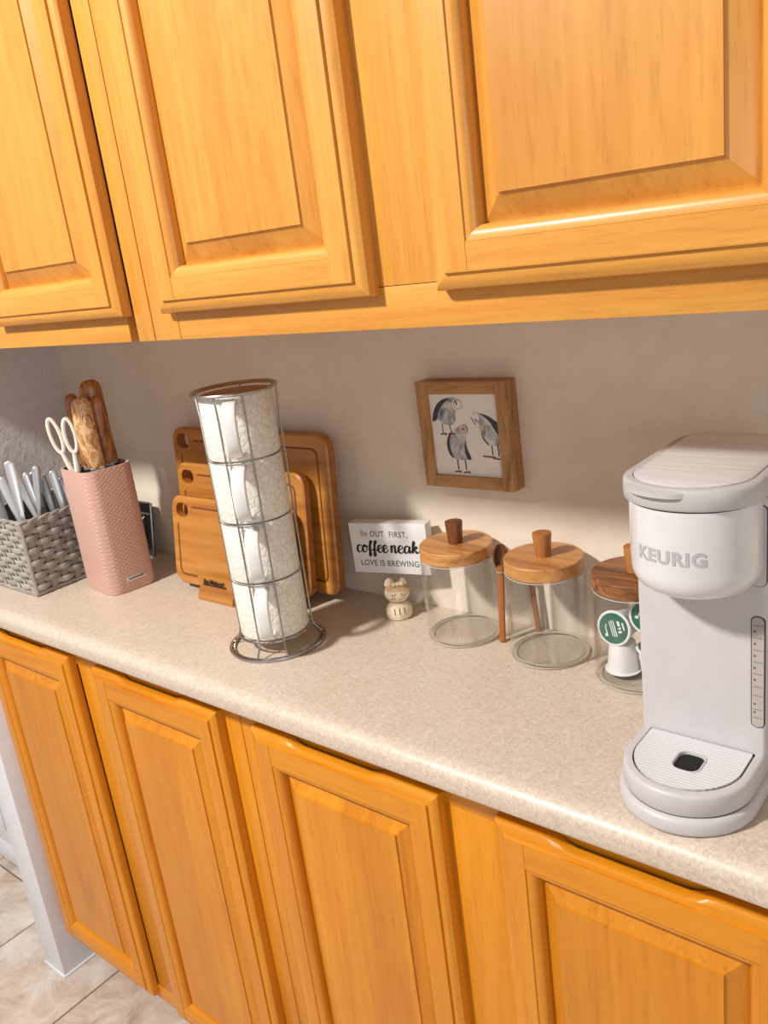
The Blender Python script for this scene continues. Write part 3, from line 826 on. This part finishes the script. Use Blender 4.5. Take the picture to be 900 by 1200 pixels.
# ------------------------------------------------------------------ wicker basket with cutlery
def basket():
    X0, X1, Y0, Y1, H = -1.440, -1.262, -0.262, -0.092, 0.142
    cx, cy = (X0 + X1) / 2, (Y0 + Y1) / 2; hw, hd = (X1 - X0) / 2, (Y1 - Y0) / 2
    t = thing('wicker_basket', 'grey woven rectangular basket filled with cutlery', 'basket', (cx, cy, TOP))
    per = []       # perimeter sampler: x, y, nx, ny, s
    def side_pts(n_front, n_side):
        pts = []
        for (ax, ay, bx, by, nx, ny, n) in ((-hw, -hd, hw, -hd, 0, -1, n_front), (hw, -hd, hw, hd, 1, 0, n_side), (hw, hd, -hw, hd, 0, 1, n_front), (-hw, hd, -hw, -hd, -1, 0, n_side)):
            for i in range(n): pts.append((ax + (bx - ax) * (i + .5) / n, ay + (by - ay) * (i + .5) / n, nx, ny))
        return pts
    st = side_pts(7, 7)
    lin = MB(); lin.loft([[(-hw + .005, -hd + .005, .004), (hw - .005, -hd + .005, .004), (hw - .005, hd - .005, .004), (-hw + .005, hd - .005, .004)], [(-hw + .005, -hd + .005, H - .006), (hw - .005, -hd + .005, H - .006), (hw - .005, hd - .005, H - .006), (-hw + .005, hd - .005, H - .006)]], True, False)
    lin.build('lining', 'wicker_dark', t)
    for (x, y, nx, ny) in st:
        b = MB(); w, th = .0055, .0010; tx, ty = -ny, nx
        b.loft([[(x + tx * w * sx + nx * th * sy, y + ty * w * sx + ny * th * sy, z) for sx, sy in ((1, 1), (-1, 1), (-1, -1), (1, -1))] for z in (.006, H - .004)])
        b.build('stake', 'wicker', t)
    rows = 11; rh = (H - .014) / rows
    for r in range(rows):
        z = .010 + rh * (r + .5); path = []
        for j, (x, y, nx, ny) in enumerate(st):
            sgn = 1 if (j + r) % 2 else -1
            n_next = st[(j + 1) % len(st)]
            for f in (0, .5):
                amp = .0042 * (sgn if f == 0 else 0) 
                if f == 0: path.append((x + nx * amp, y + ny * amp, z))
                else:
                    if (n_next[2], n_next[3]) != (nx, ny):
                        path.append((math.copysign(hw, x + n_next[0]) , math.copysign(hd, y + n_next[1]), z))
                    else: path.append(((x + n_next[0]) / 2, (y + n_next[1]) / 2, z))
        # smooth + strap
        b = MB(); rings = []; N = len(path)
        fine = []
        for i in range(N):
            p0, p1, p2, p3 = [Vector(path[(i + k - 1) % N]) for k in range(4)]
            for s in (0, .5):
                fine.append(0.5 * (2 * p1 + (p2 - p0) * s + (2 * p0 - 5 * p1 + 4 * p2 - p3) * s * s + (3 * p1 - p0 - 3 * p2 + p3) * s ** 3))
        M = len(fine)
        for i in range(M):
            tn = (fine[(i + 1) % M] - fine[i - 1]).normalized(); nr = Vector((tn.y, -tn.x, 0))
            hh = rh * .47
            rings.append([fine[i] + nr * a + Vector((0, 0, c)) for a, c in ((.0002, hh), (.0019, hh * .55), (.0022, 0), (.0019, -hh * .55), (.0002, -hh), (-.0008, 0))])
        rings.append(rings[0]); b.loft(rings, False, False); b.build('strand', 'wicker', t, smooth=True, angle=50)
    b = MB()
    for k in range(2):
        pth = []
        n = 96
        for i in range(n):
            u = i / n * 4; sd = int(u); f = u - sd
            A = [(-hw, -hd), (hw, -hd), (hw, hd), (-hw, hd)]
            x = A[sd][0] + (A[(sd + 1) % 4][0] - A[sd][0]) * f; y = A[sd][1] + (A[(sd + 1) % 4][1] - A[sd][1]) * f
            ph = 2 * PI * i / 6 + PI * k
            pth.append((x * (1 + .02 * math.cos(ph)), y * (1 + .02 * math.cos(ph)), H - .002 + .0022 * math.sin(ph)))
        b.tube(pth, 0.003, 6, True)
    b.build('rim_braid', 'wicker', t, smooth=True)
    b = MB(); b.tube([(-hw, -hd, .0045), (hw, -hd, .0045), (hw, hd, .0045), (-hw, hd, .0045)], 0.0043, 6, True); b.build('foot_braid', 'wicker', t, smooth=True)
    # corner wraps
    for sx, sy in ((1, -1), (-1, -1), (1, 1), (-1, 1)):
        b = MB(); b.tube([(sx * hw, sy * hd, .005), (sx * hw, sy * hd, H - .003)], .0038, 8); b.build('corner_stake', 'wicker', t, smooth=True)
    # cutlery, handle ends up
    def utensil(name, label, cat, top, foot, w, mat, kind):
        u = thing(name, label, cat, foot, 0, 'cutlery in the wicker basket')
        z_ = (Vector(top) - Vector(foot)); ztop = z_.length; z_.normalize()
        x_ = z_.cross(Vector((.8, -.5, .3))).normalized(); y_ = z_.cross(x_)
        u.rotation_mode = 'QUATERNION'; u.rotation_quaternion = Matrix((x_, y_, z_)).transposed().to_quaternion()
        L = ztop
        hl = 0.098
        out = []; n = 10
        def width(s): return w / 2 * (0.55 + 0.45 * min(1, s * 1.6)) * (1 if s < .93 else math.sqrt(max(.06, 1 - ((s - .93) / .07) ** 2)))
        left = [(-width(i / n), L - hl + hl * i / n) for i in range(n + 1)]
        out = left + [(-a, b_) for a, b_ in reversed(left)]
        th = .0032 if kind != 'round' else .0085
        b = MB(); rings = []
        for sv in (0, .15, .3, .5, .7, .85, .93, .95, .97, .985, .995, 1.0):
            wz = width(sv); z = L - hl + hl * sv
            rings.append([(wz * math.cos(a), th / 2 * (1.0 if sv < .95 else max(.3, math.sqrt(max(0, 1 - ((sv - .95) / .05) ** 2)))) * math.sin(a), z) for a in [2 * PI * j / 12 for j in range(12)]])
        b.loft(rings); b.build('handle', mat, u, smooth=True, angle=60)
        b = MB()
        if kind == 'fork':
            b.loft([[(s * ww, t_ * .0012, z) for s, t_ in ((1, 1), (-1, 1), (-1, -1), (1, -1))] for z, ww in ((L - hl + .001, .0035), (.045, .003), (.034, .010), (.022, .011))])
            for xx in (-.009, -.003, .003, .009): b.box(xx - .0017, xx + .0017, -.001, .001, .001, .0225)
        elif kind == 'spoon':
            b.loft([[(ww * math.cos(a), .0014 * math.sin(a), z) for a in [2 * PI * j / 10 for j in range(10)]] for z, ww in ((L - hl + .001, .0035), (.05, .003), (.042, .011), (.026, .016), (.012, .013), (.001, .003))])
        else:
            b.loft([[(s * ww, t_ * .0008, z) for s, t_ in ((1, 1), (-1, 1), (-1, -1), (1, -1))] for z, ww in ((L - hl + .001, .006), (.06, .009), (.012, .009), (.001, .003))])
        b.build({'fork': 'tines', 'spoon': 'bowl'}.get(kind, 'blade'), 'steel', u)
    F = TOP + .008
    utensil('table_knife', 'silver rounded knife handle standing straight up in the basket', 'knife', (-1.289, -.192, 1.142), (-1.300, -.222, F), .0145, 'silver_plastic', 'round')
    utensil('dinner_fork', 'broad flat steel fork handle, tallest on the wall side of the basket', 'fork', (-1.335, -.217, 1.155), (-1.298, -.236, F), .019, 'steel', 'fork')
    utensil('dinner_spoon', 'steel spoon handle slanting across behind the straight silver handle', 'spoon', (-1.368, -.198, 1.126), (-1.290, -.185, F), .016, 'steel', 'spoon')
    utensil('dinner_spoon', 'bright steel spoon handle close beside the knife block', 'spoon', (-1.315, -.150, 1.119), (-1.288, -.150, F), .015, 'silver_plastic', 'spoon')
    utensil('table_knife', 'dark steel knife handle leaning near the knife block', 'knife', (-1.340, -.160, 1.110), (-1.290, -.168, F), .015, 'steel_dark', 'knife')
    utensil('table_knife', 'broad dark steel knife handle lying low over the basket front', 'knife', (-1.400, -.232, 1.098), (-1.330, -.238, F), .021, 'steel_dark', 'knife')
    utensil('dinner_fork', 'steel fork handle leaning toward the side wall beside the tallest one', 'fork', (-1.395, -.212, 1.118), (-1.315, -.212, F), .018, 'steel', 'fork')
    utensil('dinner_fork', 'dark fork handle in the middle of the basket, behind the straight silver one', 'fork', (-1.372, -.160, 1.116), (-1.330, -.170, F), .015, 'steel_dark', 'fork')
    utensil('dinner_spoon', 'slim steel spoon handle at the back of the basket', 'spoon', (-1.330, -.130, 1.098), (-1.295, -.125, F), .014, 'steel_dark', 'spoon')
    utensil('dinner_fork', 'slim steel fork handle between the tallest and the slanting one', 'fork', (-1.350, -.185, 1.122), (-1.310, -.180, F), .013, 'steel', 'fork')
basket()

# ------------------------------------------------------------------ jars
def jar(cx, cy, label, lid, knob, R=0.0515, hh=0.117):
    t = thing('glass_jar', label, 'jar', (cx, cy, TOP), 0, 'glass jars with wooden lids')
    b = MB(); w = 0.0022
    b.lathe([(R - .006, 0.0), (R - .002, 0.0008), (R, 0.004), (R, hh - .004), (R - .0008, hh), (R - w, hh), (R - w, 0.0075), (R - .006, 0.0050), (0.012, 0.0056), (0.0, 0.0060)], 72, cap0=True, cap1=False)
    gb = b.build('glass_body', 'glass', t, smooth=True, angle=50)
    for rr, zz, rad in ((R - .0045, .0052, .0009), (R - .0008, .0022, .0009), (R - .0012, hh - .0008, .0008)):
        b = MB(); b.tube([(rr * math.cos(2 * PI * i / 64), rr * math.sin(2 * PI * i / 64), zz) for i in range(64)], rad, 6, True); b.build('glass_rim', 'glass_edge', gb, smooth=True)
    b = MB(); RL = 0.0505
    b.lathe([(RL - .001, hh + .0006), (RL, hh + .0016), (RL, hh + .0168), (RL - .0012, hh + .018)], 72)
    ld = b.build('lid', lid, t, smooth=True, angle=35)
    b = MB(); z = hh + .018
    b.lathe([(0.0096, z), (0.0122, z + .029), (0.0119, z + .0305), (0.0106, z + .031)], 32)
    b.build('knob', knob, ld, smooth=True, angle=35)
    return t
J1 = (-0.460, -0.058); J2 = (-0.324, -0.060); J3 = (-0.200, -0.066)
jar(*J1, 'empty glass jar with light wood lid and dark brown knob beside coffee sign', 'acacia', 'knob_dark')
jar(*J2, 'empty glass jar with light wood lid and matching knob, middle of three', 'acacia', 'knob_mid')
jar(*J3, 'glass jar of white coffee pods with dark striped wood lid', 'walnut', 'knob_mid')

def coffee_pods():
    G = 'coffee pods in the glass jar'
    first = None
    def pod():
        p = thing('coffee_pod', '', 'coffee pod', (0, 0, 0), 0, G)
        b = MB(); b.lathe([(0.0165, 0.0), (0.0180, 0.0008), (0.0186, 0.004), (0.0222, 0.040), (0.0222, 0.0415), (0.0255, 0.0418), (0.0258, 0.0428), (0.0250, 0.0438)], 40); b.build('cup', 'pod_white', p, smooth=True, angle=35)
        b = MB(); b.lathe([(0.0245, 0.0438), (0.0243, 0.0442)], 40); b.build('foil_rim', 'pod_white', p)
        b = MB(); b.lathe([(0.0222, 0.0442), (0.0220, 0.0446)], 40); l = b.build('lid', 'pod_green', p)
        k = MB()
        for (x0, x1, y0, y1) in ((-.017, -.0148, -.006, .005), (-.0115, -.0080, -.009, -.002), (-.0115, -.0080, .000, .003), (-.0115, -.0065, .005, .008), (-.0032, -.0018, -.011, .012), (-.0002, .0012, -.012, .012), (.0030, .0042, -.011, .011), (.0105, .0122, -.008, .009), (.0122, .0150, .005, .009), (.0090, .0122, -.008, -.005)):
            k.box(x0, x1, y0, y1, .0444, .0448)
        k.build('lid_print', 'pod_white', l)
        return p
    def place(loc, direction, roll, label):
        nonlocal first
        if first is None: first = pod(); p = first
        else: p = copy_tree(first)
        p['label'] = label
        q = Vector(direction).to_track_quat('Z', 'Y') @ Matrix.Rotation(roll, 4, 'Z').to_quaternion()
        p.rotation_mode = 'QUATERNION'; p.rotation_quaternion = q; p.location = loc; p.scale = (.85, .85, .85)
        return p
    z = TOP + .0065
    X, Y = J3
    place((X - .016, Y - .008, z + .0385), (0, 0, -1), 0, 'white coffee pod standing upside down on the jar floor')
    place((X - .018, Y + .016, z + .054), (-0.06, -0.95, 0.14), math.radians(200), 'coffee pod lying on its side, round green lid fully showing')
    place((X + .0235, Y - .006, z + .0003), (0, 0, 1), 1.0, 'white coffee pod standing upright on the jar floor behind the machine')
    place((X + .019, Y + .014, z + .078), (0.10, -0.90, 0.14), math.radians(160), 'coffee pod high in the jar, silver rimmed green lid partly showing')
coffee_pods()

# wooden scoops -----------------------------------------------------
def scoop(label, loc, rot, k=1.0):
    t = thing('wooden_scoop', label, 'scoop', loc, 0, 'wooden coffee scoops by the jars')
    t.rotation_euler = rot; t.scale = (k, k, k)
    b = MB(); b.tube([(0, 0, 0.0), (0, 0, 0.04), (0, 0.0003, 0.085), (0, 0, 0.108)], 0.004, flat=(0.0088, 0.0062, (1, 0, 0))); b.build('handle', 'spoon_wood', t, smooth=True, angle=60)
    # bowl: half shell facing the room
    rings = []; n = 16
    for i in range(9):
        u = i / 8; z = 0.104 + 0.032 * u
        r = 0.0105 * math.sin(PI * (0.16 + 0.74 * u)) ** 0.6
        rings.append([(r * math.cos(a), 0.004 + 0.85 * r * math.sin(a), z) for a in [PI * j / n for j in range(n + 1)]] + [(r * .78 * math.cos(a), 0.004 + 0.85 * r * .78 * math.sin(a), z) for a in [PI * (n - j) / n for j in range(n + 1)]])
    b = MB(); b.loft(rings); b.build('bowl', 'knob_dark', t, smooth=True, angle=50)
    b = MB(); b.tube([(0.0052 * math.cos(a), 0.0042 * math.sin(a), 0.100) for a in [2 * PI * i / 16 for i in range(16)]], 0.0010, 6, True); b.build('wire_loop', 'steel', t, smooth=True)
scoop('wooden coffee scoop standing between the two empty jars', (-0.3955, -0.062, TOP + .0015), (math.radians(-2.0), math.radians(3.0), math.radians(25)))
scoop('wooden coffee scoop leaning on the wall behind the middle jar', (-0.367, -0.014, TOP + .0015), (math.radians(-1.5), math.radians(-4), math.radians(25)), 0.86)

# ------------------------------------------------------------------ coffee sign and cat figurine
def sign():
    A = Vector((-0.6525, -0.0600)); B = Vector((-0.5290, -0.0320))
    ang = math.atan2(B.y - A.y, B.x - A.x); Lw = (B - A).length
    t = thing('block_sign', 'white block sign with coffee lettering resting on cat figurine', 'sign', (A.x, A.y, 0.9775), ang)
    t.rotation_euler = (0, math.radians(-1.0), ang)
    H = 0.079; D = 0.020
    box('sign_block', 'sign_white', t, 0, Lw, 0, D, 0, H, 0.0008)
    flat = lambda cx, cz, sx=1.0, sy=1.0: (lambda x, y, z: (cx + x * sx, -0.0001 - z, cz + y * sy))
    text_obj('lettering', 'Be', 0.0125, 'ink_tan', t, flat(.0240, .0625, .9), offset=0.0001)
    text_obj('lettering', 'OUT', 0.0125, 'ink_grey', t, flat(.0460, .0620, .82), offset=0.0001, spacing=1.15)
    text_obj('lettering', 'FIRST,', 0.0125, 'ink_grey', t, flat(.0810, .0615, .82), offset=0.0001, spacing=1.15)
    text_obj('lettering', 'LOVE IS BREWING', 0.0130, 'ink_grey', t, flat(.0610, .0160, .86), offset=0.0001, spacing=1.08)
    # brush script, drawn stroke by stroke; unit = x-height
    G = {'c': ([[(.75, .82), (.55, 1.0), (.2, .9), (.05, .45), (.2, .05), (.55, .0), (1.0, .35)]], .95),
         'o': ([[(.55, 1.0), (.2, .9), (.05, .45), (.25, .0), (.6, .05), (.8, .5), (.6, .95), (.5, .85), (.75, .72), (1.1, .85)]], 1.05),
         'f': ([[(0, .3), (.3, .8), (.62, 1.7), (.52, 2.0), (.34, 1.75), (.3, .8), (.28, -.6), (.42, -.95), (.58, -.6), (.45, -.05), (.3, .1), (.95, .4)]], .82),
         'e': ([[(.05, .42), (.5, .55), (.72, .8), (.5, 1.02), (.18, .85), (.1, .4), (.3, .02), (.62, .03), (1.0, .4)]], .92),
         'n': ([[(.02, .6), (.14, 1.0), (.18, .5), (.16, .0)], [(.17, .45), (.4, .95), (.62, .95), (.68, .5), (.7, .1), (.85, .0), (1.1, .35)]], 1.08),
         'a': ([[(.75, .85), (.5, 1.0), (.15, .8), (.06, .35), (.25, .0), (.55, .2), (.75, .85)], [(.78, .98), (.76, .4), (.85, .03), (1.1, .35)]], 1.08),
         'k': ([[(.0, .3), (.35, 1.1), (.42, 1.9), (.25, 2.0), (.2, 1.2), (.18, .0)], [(.2, .45), (.55, .95), (.72, .75), (.3, .48), (.6, .3), (.8, .02), (1.15, .3)]], 1.0)}
    def spline(p):
        out = []
        for i in range(len(p) - 1):
            a = p[max(0, i - 1)]; b_ = p[i]; c = p[i + 1]; d = p[min(len(p) - 1, i + 2)]
            for q in range(6):
                s = q / 6
                out.append(tuple(.5 * (2 * b_[k] + (c[k] - a[k]) * s + (2 * a[k] - 5 * b_[k] + 4 * c[k] - d[k]) * s * s + (3 * b_[k] - a[k] - 3 * c[k] + d[k]) * s ** 3) for k in (0, 1)))
        out.append(p[-1]); return out
    XH = 0.0112
    for word, x0, x1 in (('coffee', .0090, .0610), ('neak', .0650, .1110)):
        tot = sum(G[ch][1] for ch in word); sx = (x1 - x0) / tot; x = x0
        b = MB()
        for ch in word:
            strokes, adv = G[ch]
            for s in strokes:
                pts = spline(s); N = len(pts)
                fy = lambda q: 1 + (q - 1) * .62 if q > 1 else (q * .6 if q < 0 else q)
                L = [(x + px * sx + py * 0.0012, 0.0335 + fy(py) * XH) for px, py in pts]
                left, right = [], []
                for i in range(N):
                    a = L[max(0, i - 1)]; c = L[min(N - 1, i + 1)]
                    d = Vector((c[0] - a[0], c[1] - a[1])); d = d.normalized() if d.length else Vector((1, 0))
                    wd = 0.00080 + 0.00105 * max(0, -d.y)
                    left.append((L[i][0] - d.y * wd, -0.00045, L[i][1] + d.x * wd)); right.append((L[i][0] + d.y * wd, -0.00045, L[i][1] - d.x * wd))
                for i in range(N - 1):
                    b.quad(left[i], right[i], right[i + 1], left[i + 1])
            x += adv * sx
        b.build('script_lettering', 'ink', t)
sign()

def cat():
    t = thing('cat_figurine', 'small cream ceramic cat figurine below the white block sign', 'figurine', (-0.581, -0.053, TOP), math.radians(-48))
    # local -? front faces +X (toward the room)
    b = MB(); b.lathe([(.0150, 0), (.0185, .0012), (.0200, .006), (.0198, .013), (.0180, .018), (.0140, .0222), (.0105, .0245)], 40); body = b.build('body', 'ceramic_cat', t, smooth=True, angle=50)
    for a in (-.35, 0, .35):
        k = MB(); k.tube([(.0206 * math.cos(a) - .003, .0206 * math.sin(a), .0200 - .0), (.0212 * math.cos(a), .0212 * math.sin(a), .0110)], .0006, 5); k.build('collar_line', 'cat_brown', body)
    hd = MB(); rings = []
    for i in range(13):
        th = PI * i / 12
        rings.append([(.0172 * max(.02, math.sin(th)) * math.cos(a), .0190 * max(.02, math.sin(th)) * math.sin(a), .0390 - .0155 * math.cos(th)) for a in [2 * PI * j / 28 for j in range(28)]])
    hd.loft(rings); head = hd.build('head', 'ceramic_cat', t, smooth=True)
    cap = MB(); rings = []
    for i in range(6):
        th = PI * (0.64 + .36 * i / 5)
        rings.append([(.0176 * max(.02, math.sin(th)) * math.cos(a), .0194 * max(.02, math.sin(th)) * math.sin(a), .0390 - .0160 * math.cos(th)) for a in [2 * PI * j / 28 for j in range(28)]])
    cap.loft(rings); cap.build('cap', 'cat_cap', head, smooth=True)
    for sy, sc in ((-1, 1.0), (1, .8)):
        e = MB(); rr = []
        for i in range(7):
            u = i / 6; w = .0078 * sc * math.sqrt(max(.01, 1 - u ** 2.2))
            rr.append([(-.001 + .0028 * math.cos(a), sy * .0098 + w * math.sin(a), .0505 + .0120 * sc * u) for a in [2 * PI * j / 14 for j in range(14)]])
        e.loft(rr); e.build('ear', 'ceramic_cat', head, smooth=True)
    bw_ = MB()
    for k in range(3): bw_.lathe([(.0001, .0520), (.0028, .0532), (.0036, .0555), (.0026, .0580), (.0001, .0590)], 12, 0, (.0095, .002 + .0058 * (k - 1)))
    bw_.build('bow', 'ceramic_cat', head, smooth=True)
    f = MB()
    def spot(y, z, r, ww=1.0):
        x = .0172 * math.sqrt(max(0, 1 - (y / .0190) ** 2 - ((z - .0390) / .0155) ** 2))
        nrm = Vector((x / .0172 ** 2, y / .0190 ** 2, (z - .0390) / .0155 ** 2)).normalized()
        u = Vector((-nrm.y, nrm.x, 0)).normalized(); v = nrm.cross(u); c = Vector((x, y, z))
        f.loft([[c + nrm * h + u * (r * ww * math.cos(a)) + v * (r * math.sin(a)) for a in [2 * PI * j / 10 for j in range(10)]] for h in (-.0004, .00035)])
    for (y, z, r, w_) in ((-.0075, .0405, .0011, 1.6), (-.0035, .0420, .0008, 2.0), (.0060, .0415, .0009, 2.2), (-.0085, .0350, .0015, 1), (-.0045, .0345, .0010, 1), (-.0048, .0378, .0009, 1), (.0035, .0330, .0008, 1.5), (.0080, .0350, .0009, 1.4), (.0105, .0385, .0008, 1.4)): spot(y, z, r, w_)
    f.build('face_markings', 'cat_brown', head)
cat()

# ------------------------------------------------------------------ coffee maker
def coffee_maker():
    t = thing('coffee_maker', 'white and grey single serve coffee maker with drip tray', 'coffee maker', (-0.066, -0.19, TOP))
    ox, oy, oz = t.location
    def D(a, yc, b_, yback, rback, n=28, nb=6):
        """D-shaped plan: half ellipse to the front, rounded corners behind (counter-clockwise)"""
        pts = [(a * math.cos(-PI + PI * i / n), yc - oy + b_ * math.sin(-PI + PI * i / n)) for i in range(n + 1)]
        pts += [(a - rback + rback * math.cos(PI / 2 * i / nb), yback - oy - rback + rback * math.sin(PI / 2 * i / nb)) for i in range(nb + 1)]
        pts += [(-a + rback + rback * math.cos(PI / 2 + PI / 2 * i / nb), yback - oy - rback + rback * math.sin(PI / 2 + PI / 2 * i / nb)) for i in range(nb + 1)]
        return pts
    def ins(pts, d):
        n = len(pts); out = []
        for i in range(n):
            a = Vector(pts[i - 1]); c = Vector(pts[(i + 1) % n]); dr_ = (c - a).normalized()
            out.append((pts[i][0] - dr_.y * d, pts[i][1] + dr_.x * d))
        return out
    def R(pts, z): return [(x, y, z) for x, y in pts]
    # foot and base
    f0 = D(.0630, -.262, .0640, -.085, .02)
    b = MB(); b.loft([R(ins(f0, .003), 0), R(ins(f0, .0005), .0015), R(f0, .004), R(f0, .013), R(ins(f0, .002), .016), R(ins(f0, .006), .0172)]); b.build('foot', 'keurig_light', t, smooth=True, angle=50)
    f1 = D(.0590, -.262, .0590, -.085, .02)
    b = MB(); b.loft([R(ins(f1, .0015), .0172), R(f1, .019), R(f1, .036), R(ins(f1, .001), .0385), R(ins(f1, .003), .0395), R(ins(f1, .0085), .0395), R(ins(f1, .0088), .0372)]); base = b.build('base', 'keurig_light', t, smooth=True, angle=50)
    b = MB(); b.loft([R(ins(f1, .0008), .0166), R(ins(f1, .0008), .0180)]); b.build('base_seam', 'dark_line', t)
    # drip tray plate with a slot: built in two rims plus bridge
    pl = D(.0488, -.262, .0485, -.2295, .002)
    hole = rrect(.024, .030, .0085, 6, .003, -.268 - oy)
    bm = bmesh.new()
    def loop(pts, z):
        vs = [bm.verts.new((p[0], p[1], z)) for p in pts]; return vs, [bm.edges.new((vs[i], vs[(i + 1) % len(vs)])) for i in range(len(vs))]
    o1, e1 = loop(pl, .0405); o0, e0 = loop(pl, .0373); h1, g1 = loop(hole, .0405); h0, g0 = loop(hole, .028)
    for A, Bq in ((o0, o1), (h1, h0)):
        for i in range(len(A)): bm.faces.new((A[i], A[(i + 1) % len(A)], Bq[(i + 1) % len(A)], Bq[i]))
    bmesh.ops.triangle_fill(bm, use_beauty=True, edges=e1 + g1)
    bmesh.ops.recalc_face_normals(bm, faces=bm.faces)
    me = bpy.data.meshes.new('drip_tray'); bm.to_mesh(me); bm.free(); me.materials.append(mt['ridged'])
    dt = bpy.data.objects.new('drip_tray', me); COL.objects.link(dt); dt.parent = t
    b = MB(); b.loft([R(rrect(.022, .028, .008, 6, .003, -.268 - oy), .0376), R(rrect(.022, .028, .008, 6, .003, -.268 - oy), .0382)]); b.build('drain_slot', 'blackmat', dt)
    b = MB(); b.tube([(x, y, .0406) for x, y in rrect(.026, .032, .0095, 6, .003, -.268 - oy)], .0010, 6, True); b.build('slot_rim', 'keurig_light', dt, smooth=True)
    b = MB(); b.loft([R(ins(f1, .0086), .0374), R(ins(f1, .0086), .0380)]); b.build('tray_gap', 'dark_line', t)
    # tower
    def tw(x0, x1, y0, y1, r): return [(p[0], p[1]) for p in rrect(x1 - x0, y1 - y0, r, 6, (x0 + x1) / 2, (y0 + y1) / 2)]
    tp = tw(-.0590, .0590, -.228 - oy, -.090 - oy, .004)
    b = MB(); b.loft([R(tp, .0395), R(tp, .290)]); tower = b.build('tower', 'keurig_light', t, smooth=True, angle=40)
    # measuring window, wraps the front right corner
    wx0, wx1, wz0, wz1, yf = .0470, .0575, .070, .180, -.228 - oy
    b = MB(); o = rrect(wx1 - wx0 + .0016, wz1 - wz0 + .0016, .005, 5, (wx0 + wx1) / 2, (wz0 + wz1) / 2)
    b.prism(o, lambda p: (p[0], yf - .0004, p[1]), lambda p: (p[0], yf + .002, p[1])); b.build('window_seam', 'dark_line', tower)
    b = MB(); o = rrect(wx1 - wx0, wz1 - wz0, .0045, 5, (wx0 + wx1) / 2, (wz0 + wz1) / 2)
    b.prism(o, lambda p: (p[0], yf - .0007, p[1]), lambda p: (p[0], yf + .002, p[1])); tk = b.build('tank_window', 'tank', tower)
    b = MB()
    for z in (.085, .0935, .118, .130, .142, .154, .166):
        b.prism([(wx0 + .0026 + .0011 * math.cos(a), z + .0011 * math.sin(a)) for a in [2 * PI * i / 10 for i in range(10)]], lambda p: (p[0], yf - .0009, p[1]), lambda p: (p[0], yf - .0004, p[1]))
    for z in (.0795, .088, .102, .111, .124, .136, .148, .160, .172):
        b.box(wx0 + .001, wx1 - .001, yf - .0009, yf - .0004, z - .00018, z + .00018)
    b.build('level_marks', 'ink_grey', tk)
    # side panel outlined beside the brew head
    b = MB(); o = rrect(.0150, .076, .006, 5, .0520, .247); b.prism(o, lambda p: (p[0], yf - .0003, p[1]), lambda p: (p[0], yf + .002, p[1])); b.build('panel_seam', 'dark_line', tower)
    b = MB(); o = rrect(.0138, .0748, .0055, 5, .0521, .247); b.prism(o, lambda p: (p[0], yf - .0007, p[1]), lambda p: (p[0], yf + .002, p[1])); b.build('side_panel', 'keurig_light', tower)
    # brew head
    zb, zt = .2055, .2905
    hp = D(.0560, -.235, .0520, -.12, .01)
    b = MB(); rings = [R(ins(hp, .026), zb)]
    for i in range(1, 9):
        a = PI / 2 * i / 8; rings.append(R(ins(hp, .024 * (1 - math.sin(a))), zb + .024 * (1 - math.cos(a))))
    rings += [R(hp, zt)]
    b.loft(rings); head = b.build('brew_head', 'keurig_white', t, smooth=True, angle=50)
    b = MB(); b.loft([R(ins(hp, .0006), zt - .0002), R(ins(hp, .0006), zt + .0018)]); b.build('head_seam', 'dark_line', t)
    # lid band and lid
    lp = D(.0605, -.236, .0520, -.088, .034)
    b = MB(); b.loft([R(ins(lp, .0012), zt + .0014), R(lp, zt + .003), R(lp, zt + .0165), R(ins(lp, .001), zt + .0190), R(ins(lp, .003), zt + .0202), R(ins(lp, .0085), zt + .0202), R(ins(lp, .0088), zt + .0185)]); band = b.build('lid_band', 'keurig_grey', t, smooth=True, angle=50)
    ll = ins(lp, .0094)
    b = MB(); b.loft([R(ins(lp, .0086), zt + .0186), R(ins(lp, .0086), zt + .0194)]); b.build('lid_gap', 'dark_line', t)
    b = MB(); b.loft([R(ll, zt + .0192), R(ll, zt + .0208), R(ins(ll, .0012), zt + .0218)]); b.build('lid', 'brushed_lid', t, smooth=True, angle=40)
    # lift tab on the front of the band
    tab = []
    for i in range(13):
        a = math.radians(-142 + 62 * i / 12); tab.append((a, ))
    b = MB(); rg = []
    for (a,) in tab:
        c, s = math.cos(a), math.sin(a); k = math.sin(PI * (tab.index((a,)) / 12)) ** .5
        px = .0605 * c; py = -.236 - oy + .0520 * s; ex = 0.0055 * k
        rg.append([(px - .003 * c, py - .003 * s, zt + .0150), (px + ex * c, py + ex * s, zt + .0135), (px + ex * c, py + ex * s, zt + .0175), (px - .003 * c, py - .003 * s, zt + .0198)])
    b.loft(rg); b.build('lift_tab', 'keurig_grey', band, smooth=True, angle=40)
    # maker's name wrapped round the head
    a0 = math.radians(-94); zc = .2490
    def wrap(x, y, z):
        a = a0 + x / .0540
        return (.0560 * math.cos(a) + .0003 * math.cos(a) - (-z) * math.cos(a), -.235 - oy + .0520 * math.sin(a) - .0003 * 1 + z * math.sin(a), zc + y)
    text_obj('lettering', 'KEURIG', 0.0165, 'keurig_text', head, wrap, offset=0.0006, spacing=1.12, extrude=0.0001)
coffee_maker()
